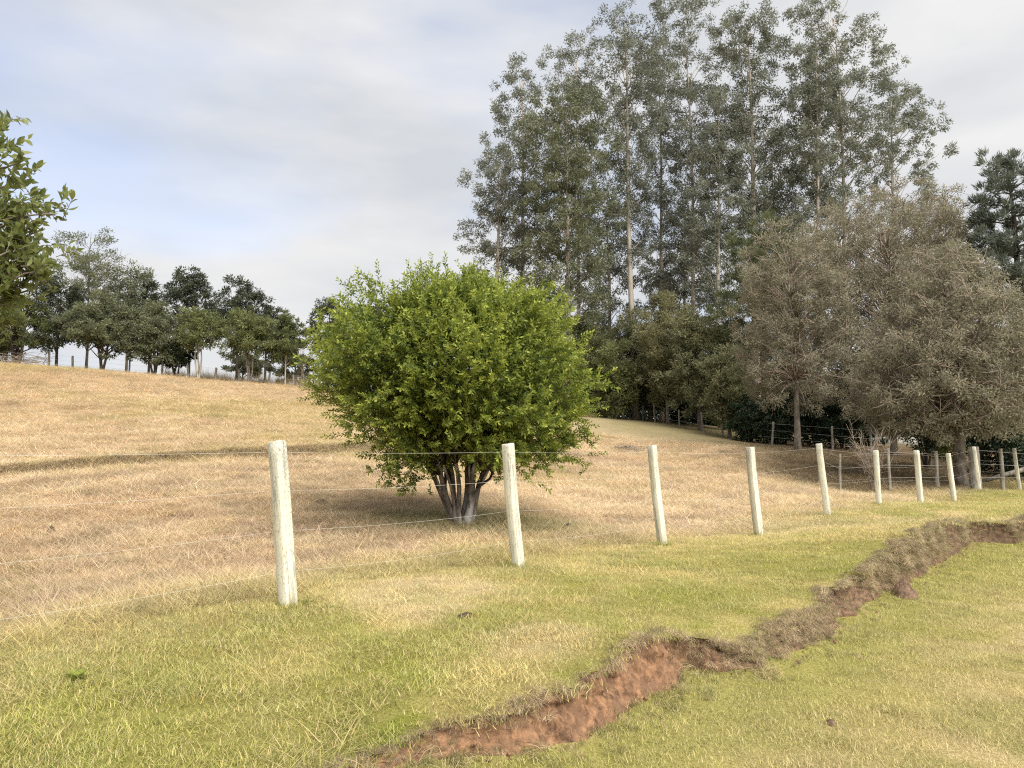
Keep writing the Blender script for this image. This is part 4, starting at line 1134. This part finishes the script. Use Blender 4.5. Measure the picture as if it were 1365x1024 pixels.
HG = 'dark evergreen shrubs under the brown trees'
for q, (px, top, hw, d, lab) in enumerate([
        (1000, 520, 26, 48, 'dark evergreen shrub left of the single straight trunk, farthest left of them'),
        (1034, 512, 24, 46, 'dark evergreen shrub just left of the single straight trunk'),
        (1086, 518, 26, 45, 'dark evergreen shrub just right of the single straight trunk'),
        (1120, 512, 30, 44, 'dark evergreen shrub behind the fifth white post, tallest of them'),
        (1156, 530, 26, 50, 'dark evergreen shrub behind the bare twiggy shrub')]):
    under(px, top, hw, 598, d, lab, 600 + q, 'dark', n=36, cr=0.55, nleaf=330, L=0.14, W=0.06, kind='shrub', name='evergreen_shrub', bark='bark_dark', tr=0.06, group=HG, stems=4, spread=0.3)
under(1232, 524, 32, 596, 34, 'dark leaning multi stemmed small tree behind the seventh white post', 611, 'dark', n=30, cr=0.6, nleaf=260, L=0.14, W=0.05, name='small_tree', bark='bark_dark', tr=0.07, group=None, stems=4, spread=0.25)
under(1256, 578, 20, 612, 40, 'low yellow green shrub glowing between the dark stems', 612, 'yellowgreen', n=18, cr=0.4, nleaf=200, L=0.12, W=0.04, kind='shrub', name='low_shrub', tr=0.03, group=None, stems=3)
under(1352, 520, 50, 640, 33, 'dense dark green shrub at the right frame edge', 613, 'dark', n=50, cr=0.6, nleaf=300, L=0.14, W=0.06, kind='shrub', name='dense_shrub', tr=0.06, group=None, stems=3)
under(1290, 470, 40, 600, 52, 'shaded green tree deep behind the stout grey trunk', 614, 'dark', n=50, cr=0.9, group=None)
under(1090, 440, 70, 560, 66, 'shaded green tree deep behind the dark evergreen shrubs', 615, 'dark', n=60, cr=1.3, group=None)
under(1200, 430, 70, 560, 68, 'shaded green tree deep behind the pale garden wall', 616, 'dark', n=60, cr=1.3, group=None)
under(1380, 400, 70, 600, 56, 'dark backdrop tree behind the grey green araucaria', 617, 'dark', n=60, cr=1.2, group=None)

# ---- row of trees on the ridge at the left
RG = 'trees along the ridge on the left'
def ridge(px, top, hw, bot, d, label, seed, leaf='ridge', n=34, cr=0.95, nleaf=300, name='ridge_tree', bark='bark_dark', tr=0.13, L=0.24, W=0.09, **kw):
    b = spot(px, d); H = hgt(px, top, d); r = mw(hw, d); zb = max(0.03, float(P(px, bot, d)[2] - b[2]) / H)
    prof = kw.pop('prof', None) or [(zb, r * 0.75), (zb + (1 - zb) * 0.3, r), (zb + (1 - zb) * 0.7, r * 0.8), (0.97, r * 0.25)]
    return make_tree(name, label, b, H, prof, n, cr, nleaf, L, W, L_[leaf], M[bark], tr, seed, group=kw.pop('group', RG), **kw)
ridge(18, 392, 48, 462, 60, 'broad green tree low at the left edge under the citrus branches', 701, 'ridge', n=46, stems=3, tr=0.2)
ridge(112, 296, 62, 450, 66, 'tall feathery airy tree with see through grey green crown', 702, 'ridge_grey', n=80, cr=1.0, nleaf=190, twigs=6, L=0.22, W=0.07, bark='bark_grey')
ridge(72, 372, 44, 455, 62, 'dark rounded tree at the foot of the feathery tree on its left', 703, 'ridge_dark', n=36)
ridge(132, 392, 46, 468, 61, 'dense low crowned dark trunked tree in front of the feathery tree', 704, 'ridge_grey', n=50, stems=2)
ridge(166, 345, 40, 440, 68, 'thin pale crowned tree right of the feathery tree', 705, 'ridge_grey', n=40, nleaf=150, twigs=4, bark='bark_grey')
ridge(202, 402, 38, 476, 62, 'broad olive green tree on several dark stems', 706, 'ridge_grey', n=44, stems=4, spread=0.2)
ridge(250, 358, 34, 425, 67, 'tall dark glossy tree with knobbly top', 707, 'ridge_dark', n=30, cr=1.0)
ridge(262, 412, 30, 460, 62, 'pale trunked fresh green tree before the dark knobbly tree', 708, 'ridge', n=30, bark='bark_pale', stems=3, spread=0.2, tr=0.10, tint_mid=0.6)
ridge(232, 455, 20, 485, 63, 'small dark round bush under the dark knobbly tree', 709, 'dark', n=18, cr=0.6, stems=2)
ridge(314, 374, 34, 440, 67, 'second dark knobbly tree, right of the first and a little lower', 710, 'ridge_dark', n=32, cr=1.0)
ridge(330, 414, 34, 470, 62, 'fresh green round crown before the second dark knobbly tree', 711, 'ridge', n=38, bark='bark_grey', stems=3, spread=0.2, tr=0.09, tint_mid=0.6)
ridge(352, 404, 20, 450, 68, 'narrow dark tree behind the fresh green round crown', 712, 'ridge_dark', n=18, cr=0.8)
ridge(379, 416, 23, 480, 63, 'small slender tree with oval crown standing apart', 713, 'ridge', n=30, cr=0.7, bark='bark_pale', tr=0.07)
ridge(322, 474, 28, 496, 74, 'distant grey green shrub seen between the ridge trunks', 714, 'ridge_grey', n=20, cr=0.7, name='ridge_shrub', category='shrub')
ridge(392, 470, 34, 506, 74, 'distant low shrub right of the slender tree', 715, 'ridge_grey', n=26, cr=0.6, name='ridge_shrub', category='shrub')
ridge(196, 380, 34, 450, 70, 'dark tree behind the broad olive green tree', 716, 'ridge_dark', n=30)
ridge(-40, 380, 60, 470, 62, 'green tree at the left edge, mostly outside the frame', 717, 'ridge', n=44, stems=2)

# ---- leafless plants
def bare_shrub(name, label, base, H, wd, n, seed, mat, category='shrub'):
    rg = np.random.default_rng(seed); root = thing(name, tuple(base), label, category); m1 = MB()
    for q in range(n):
        a = rg.uniform(0, 6.28); o_ = rg.uniform(0.2, 1.0) * wd; f = np.linspace(0, 1, 7)[:, None]
        e = np.array((math.cos(a) * o_, math.sin(a) * o_, H * rg.uniform(0.6, 1.0)))
        p2 = e * f; p2[:, 0] -= (np.sin(f * math.pi) * 0.25 * e[0])[:, 0]; p2[:, 2] -= 0.05 * (f[:, 0] == 0); p2[1:] += rg.normal(0, 0.02 * H, (6, 3))
        m1.tube(p2, (0.008 + 0.005 * H) * (1 - 0.8 * f[:, 0]), 4)
        for z in range(7):
            k0 = rg.integers(2, 6); d = unit(rg.normal(0, 1, 3) + np.array((0, 0, 0.5)) + e / H * 0.8) * H * rg.uniform(0.12, 0.35)
            f2 = np.linspace(0, 1, 4)[:, None]; m1.tube(p2[k0] + d * f2 + rg.normal(0, 0.015 * H, (4, 3)) * f2, 0.007 * (1 - 0.6 * f2[:, 0]), 3, False)
    m1.build('branches', mat, root)
    return root
bare_shrub('bare_shrub', 'leafless grey twiggy shrub beside the sixth white post', spot(1160, 27), 2.4, 1.0, 22, 801, M['twig'])
bare_shrub('bare_sapling', 'leafless thin sapling left of the round bush on the ridge', spot(402, 65), 5.2, 1.0, 6, 802, M['twig'], 'sapling')
def brush(label, base, rad, hh, n, seed):
    rg = np.random.default_rng(seed); root = thing('brush_pile', tuple(base), label, 'branch pile')
    for q in range(n):
        a = rg.uniform(0, 6.28); ln = rg.uniform(0.6, 1.5) * rad; c0 = np.r_[rg.normal(0, rad * 0.35, 2), rg.uniform(0.03, hh)]
        d = np.array((math.cos(a) * 1.0, math.sin(a) * 0.7, rg.normal(0, 0.18))); f = np.linspace(-0.5, 0.5, 6)[:, None]
        p2 = c0 + d * f * ln * 1.3 + np.array((0, 0, 1)) * (0.12 * ln * (0.25 - f ** 2)) + rg.normal(0, 0.03 * ln, (6, 3))
        m1 = MB(); m1.tube(p2, rg.uniform(0.012, 0.03) * (1 - 0.8 * (f[:, 0] + 0.5)), 5); m1.build('branch', M['twig'], root)
    return root
brush('heap of cut grey branches on the ridge at the left edge', spot(22, 60), 2.6, 0.9, 60, 811)
b_ = brush('few fallen dry branches lying in the field right of the round bush', spot(840, 34), 0.9, 0.22, 16, 812)

# ------------------------------------------------------------------ fences
def post_mesh(name, H, w, tip, seed, chip=1.0, rnd=False):
    rg = np.random.default_rng(seed); K = 15; c = 0.07
    if rnd: prof = [(math.cos(a) * .5, math.sin(a) * .5) for a in np.arange(10) * math.pi / 5]
    else: prof = [(-.5 + c, -.5), (.5 - c, -.5), (.5, -.5 + c), (.5, .5 - c), (.5 - c, .5), (-.5 + c, .5), (-.5, .5 - c), (-.5, -.5 + c)]
    prof = np.array(prof); n = len(prof); V = []
    ph = rg.uniform(0, 6.28, 4)
    for k in range(K):
        f = k / (K - 1); z = -0.35 + f * (H + 0.35)
        ww = w * (1.06 - tip * f)
        p = prof * ww * (1 + rg.normal(0, 0.018 * chip, (n, 1)))
        p = p + np.array((0.008 * math.sin(f * 5 + ph[0]), 0.008 * math.sin(f * 4 + ph[1])))
        zz = z + (rg.uniform(-0.012, 0.012, n) if k == K - 1 else np.zeros(n))
        V.append(np.c_[p, zz])
    V.append(np.c_[prof * w * (1.06 - tip) * 0.80, np.full(n, H + 0.012) + rg.uniform(-0.006, 0.006, n)]); K += 1
    V = np.concatenate(V); i = np.arange(K - 1)[:, None] * n; j = np.arange(n)[None, :]; kk = (j + 1) % n
    Fq = np.stack((i + j, i + kk, i + n + kk, i + n + j), -1).reshape(-1, 4)
    cap = (np.arange(n) + (K - 1) * n)[None, :]
    return mesh_np(name, V, [Fq, cap])

fence = thing('fence', (0, 0, 0), 'white painted wooden post and wire fence running away to the right', 'fence')
pts_by_wire = {q: [] for q in range(4)}
fr = (0.94, 0.70, 0.45, 0.20)
allp = []
x0, y0 = to_xy(-3.1, 0.0); z0 = float(ground(np.array([x0]), np.array([y0]))[0])
allp.append((np.array((x0, y0, EYE - 0.05 - 0.94 * 1.45)), 1.45, R(4.0)))
LEANPX = [16, 14, 12, 11, 11, 5, 7, 8, 8, 7]
for q, (px, pb_, pt_, d) in enumerate(POSTS):
    b = P(px, pb_, d); b[2] = float(ground(np.array([b[0]]), np.array([b[1]]))[0])
    H = (pb_ - pt_) / F * d * 1.0
    tq = P(px - LEANPX[q], pt_, d); av = tq - b
    allp.append((b, float(np.linalg.norm(av)), math.atan2(-av[0], av[2])))
x0, y0 = to_xy(37.0, -0.2); z0 = float(ground(np.array([x0]), np.array([y0]))[0]); allp.append((np.array((x0, y0, z0)), 1.45, R(5)))
for q, (b, H, ln) in enumerate(allp):
    o = link('post', post_mesh('post', H, 0.102 + 0.008 * ((q * 5) % 3), 0.08, 900 + q), M['paint'], fence)
    o.location = b; o.rotation_euler = (0, 0, R(34 + 7 * ((q * 3) % 4)))
    mt = Matrix.Rotation(-ln, 4, 'Y')
    o.matrix_local = Matrix.Translation(Vector(b)) @ mt @ Matrix.Rotation(R(34 + 7 * ((q * 3) % 4)), 4, 'Z')
    axis_ = np.array((-math.sin(ln), 0, math.cos(ln)))
    for w_ in range(4):
        pp = b + axis_ * H * fr[w_]; pp[0] += DT[0] * 0.078; pp[1] += DT[1] * 0.078
        pts_by_wire[w_].append(pp)
        if 0 < q < 8:
            m1 = MB(); a3 = pp + np.array((DS[0] * 0.0, DS[1] * 0.0, 0.016)); b3 = pp - np.array((0, 0, 0.016)); dn = np.array((DT[0], DT[1], 0)) * -0.03
            m1.tube(np.array([a3 + dn, a3, pp + np.array((DT[0], DT[1], 0)) * 0.004, b3, b3 + dn]), 0.0022, 4)
            so = m1.build('staple', M['staple'], None); mw_ = o.matrix_local.copy(); so.parent = o; so.matrix_parent_inverse = mw_.inverted()
rg = np.random.default_rng(44)
for w_ in range(4):
    m1 = MB(); L0 = []
    pw = pts_by_wire[w_]
    for a_, b__ in zip(pw[:-1], pw[1:]):
        for f in np.linspace(0, 1, 8)[:-1]:
            L0.append(a_ * (1 - f) + b__ * f - np.array((0, 0, 0.05 * (1 + 0.6 * w_) * f * (1 - f))))
    L0.append(pw[-1])
    m1.tube(np.array(L0), 0.0010, 5); m1.build('wire', M['wire'], fence)

def old_fence(label, posts, seed, wires=3, w=0.10, mat='oldwood', Hd=1.3):
    root = thing('fence', (0, 0, 0), label, 'fence'); rg = np.random.default_rng(seed); pw = {q: [] for q in range(wires)}
    for q, pz in enumerate(posts):
        px, d = pz[0], pz[1]; H = pz[2] if len(pz) > 2 else Hd * rg.uniform(0.92, 1.1); ww = pz[3] if len(pz) > 3 else w * rg.uniform(0.85, 1.2)
        b = spot(px, d)
        o = link('post', post_mesh('post', H, ww, 0.12, seed * 10 + q, 1.6, True), M[mat], root)
        o.matrix_local = Matrix.Translation(Vector(b)) @ Matrix.Rotation(rg.normal(0, 0.045), 4, 'Y') @ Matrix.Rotation(rg.uniform(0, 3), 4, 'Z')
        for z in range(wires): pw[z].append(b + np.array((0, -ww * 0.62, H * (0.92 - 0.3 * z))))
    for z in range(wires):
        m1 = MB(); m1.tube(np.array(pw[z]), 0.004, 4); m1.build('wire', M['wire'], root)
    return root
old_fence('old grey post and wire fence along the foot of the grove', [(806, 69), (815, 68.5), (826, 67.5), (840, 65), (857, 62), (873, 59.5), (905, 56.5), (936, 53.5), (963, 51), (992, 48), (1028, 45), (1062, 43), (1108, 41), (1160, 39.5)], 51, w=0.13)
old_fence('weathered grey corner fence with one thick post behind the white posts', [(1089, 29.5, 1.35), (1117, 27.5, 1.4), (1182, 27.2, 1.5), (1246, 27.5, 1.35), (1284, 29.5, 1.4), (1297, 27.0, 1.55, 0.36), (1332, 27.6, 1.5, 0.14), (1372, 29, 1.45, 0.14)], 52, w=0.11)
old_fence('thin grey post and wire fence along the ridge under the trees', [(-45, 60.0), (4, 61), (62, 61.5), (94, 62), (132, 62), (170, 62.5), (214, 62.5), (250, 63.0), (285, 63.2), (318, 63.4), (357, 63.8), (390, 64), (425, 64.5)], 53, w=0.16, Hd=1.2)

# ------------------------------------------------------------------ small things
def lump(name, label, category, px, py, size, hgt_, seed, lane=False, mat='dung', group=None):
    rg = np.random.default_rng(seed)
    q = on_plane(px, py, 0.0 if lane else 0.25)
    if not lane:
        for _ in range(25):
            zz = float(ground(np.array([q[0]]), np.array([q[1]]))[0]); q = q * 0.5 + on_plane(px, py, min(zz, EYE - 0.3)) * 0.5
    zz = float((lane_z if lane else ground)(np.array([q[0]]), np.array([q[1]]))[0])
    na, nr = 18, 6; V = [(0, 0, hgt_)]; Fs = []
    for r_ in range(1, nr + 1):
        f = r_ / nr
        for a_ in range(na):
            an = a_ * 2 * math.pi / na; rr = size * f * (1 + 0.25 * math.sin(an * 2 + seed) + 0.15 * math.sin(an * 5 + seed * 2) + rg.normal(0, 0.05))
            V.append((rr * math.cos(an), rr * math.sin(an), hgt_ * (1 - f ** 2) * (1 + rg.normal(0, 0.22)) - 0.015 * (r_ == nr)))
    V = np.array(V); i = np.arange(na); j = (i + 1) % na; T3 = np.stack((np.zeros(na, int), 1 + i, 1 + j), -1); Q = []
    for r_ in range(nr - 1): Q.append(np.stack((1 + r_ * na + i, 1 + (r_ + 1) * na + i, 1 + (r_ + 1) * na + j, 1 + r_ * na + j), -1))
    o = link(name, mesh_np(name, V, [T3, np.concatenate(Q)]), M[mat], label=label, category=category)
    o.location = (q[0], q[1], zz + 0.012)
    if group: o['group'] = group
    return o
lump('dung_burrow_lump', 'low dark mound standing in for a burrow hole on the verge between the first two white posts', 'dung', 622, 823, 0.06, 0.025, 1)  # dark burrow hole put in as a low mound, not dung
lump('dung_burrow_lump', 'dark dung lump in the field just right of the first white post', 'dung', 428, 671, 0.12, 0.06, 2)
lump('dung_burrow_lump', 'dark dung pat in the field between bush trunk and third white post', 'dung', 758, 705, 0.09, 0.07, 3)
lump('dung_burrow_lump', 'small dark dung lump in the field near the left edge', 'dung', 68, 709, 0.07, 0.07, 4)
lump('soil_clod', 'small brown clod lying on the mown lane', 'clod', 1108, 968, 0.035, 0.015, 5, True, 'clod')
lump('soil_clod', 'fallen clod of turf and soil at the foot of the far bank', 'clod', 1205, 800, 0.16, 0.13, 6, True, 'clod')

rg = np.random.default_rng(62); cm = MB()
ico = np.array([(0, 0, 1), (.9, 0, .2), (.3, .85, .1), (-.7, .5, .25), (-.75, -.5, .1), (.25, -.9, .2), (0, 0, -.5)]); icf = np.array([(0, 1, 2), (0, 2, 3), (0, 3, 4), (0, 4, 5), (0, 5, 1), (6, 2, 1), (6, 3, 2), (6, 4, 3), (6, 5, 4), (6, 1, 5)])
for _ in range(420):
    sx = rg.uniform(-6, 18); dx_ = abs(rg.normal(0, 0.10)); r_ = 0.006 + 0.016 * rg.uniform() ** 3
    xx, yy = to_xy(sx, float(edge_base(sx)) - dx_ + 0.05); zz = float(lane_z(xx, yy))
    cm.add(ico * r_ * rg.uniform(0.7, 1.3, (7, 3)) + np.array((xx, yy, zz + 0.3 * r_)), icf)
cm.build('soil_crumbs', M['bank'], smooth=False, kind='stuff', label='crumbs of reddish soil fallen along the foot of the bank')

# broadleaf weed on the worn patch at the lower left
q = on_plane(104, 893, 0.24); zz = float(ground(np.array([q[0]]), np.array([q[1]]))[0]); weed = thing('weed', (q[0], q[1], zz + 0.01), 'small broadleaf weed on a worn patch at the lower left', 'weed')
rg = np.random.default_rng(3)
wm_ = blade_mesh('leaf', 0.9); wm_.materials.clear(); wm_.materials.append(L_['yellowgreen'])
for z in range(11):
    o = link('leaf', wm_, None, weed); a = z * 2.4; L = rg.uniform(0.07, 0.11)
    o.rotation_euler = (rg.uniform(0.3, 0.9), 0, a); o.scale = (L, L, L); o.location = (rg.normal(0, 0.012), rg.normal(0, 0.012), 0.0)

# low pale garden wall glimpsed under the trees, and a fallen log by the corner fence
b1, b2 = spot(1160, 58), spot(1228, 58)
gw = thing('garden_wall', tuple((b1 + b2) / 2), 'low pale wall glimpsed under the trees behind the white posts', 'wall')
def box(name, mat, parent, cx, cy, cz, sx, sy, sz):
    v = np.array([(a, b, c) for a in (-.5, .5) for b in (-.5, .5) for c in (-.5, .5)]) * np.array((sx, sy, sz)) + np.array((cx, cy, cz))
    f = np.array([(0, 1, 3, 2), (4, 6, 7, 5), (0, 4, 5, 1), (2, 3, 7, 6), (0, 2, 6, 4), (1, 5, 7, 3)])
    return link(name, mesh_np(name, v, [f]), M[mat], parent)
box('wall_base', 'stone', gw, 0, 0, 0.25, b2[0] - b1[0], 0.22, 0.7)
box('coping', 'stone', gw, 0, 0, 0.63, b2[0] - b1[0] + 0.1, 0.30, 0.06)
lg = spot(1360, 30); log = thing('fallen_log', tuple(lg), 'grey log leaning low behind the last white post', 'log')
m1 = MB(); m1.tube(np.array([(-1.4, 0.3, 0.25), (-0.5, 0.1, 0.55), (0.5, 0, 0.85), (1.6, -0.1, 1.2)]), np.array((0.08, 0.09, 0.10, 0.10)), 9); m1.build('log_body', M['oldwood'], log)
print('leaf quads etc. done')
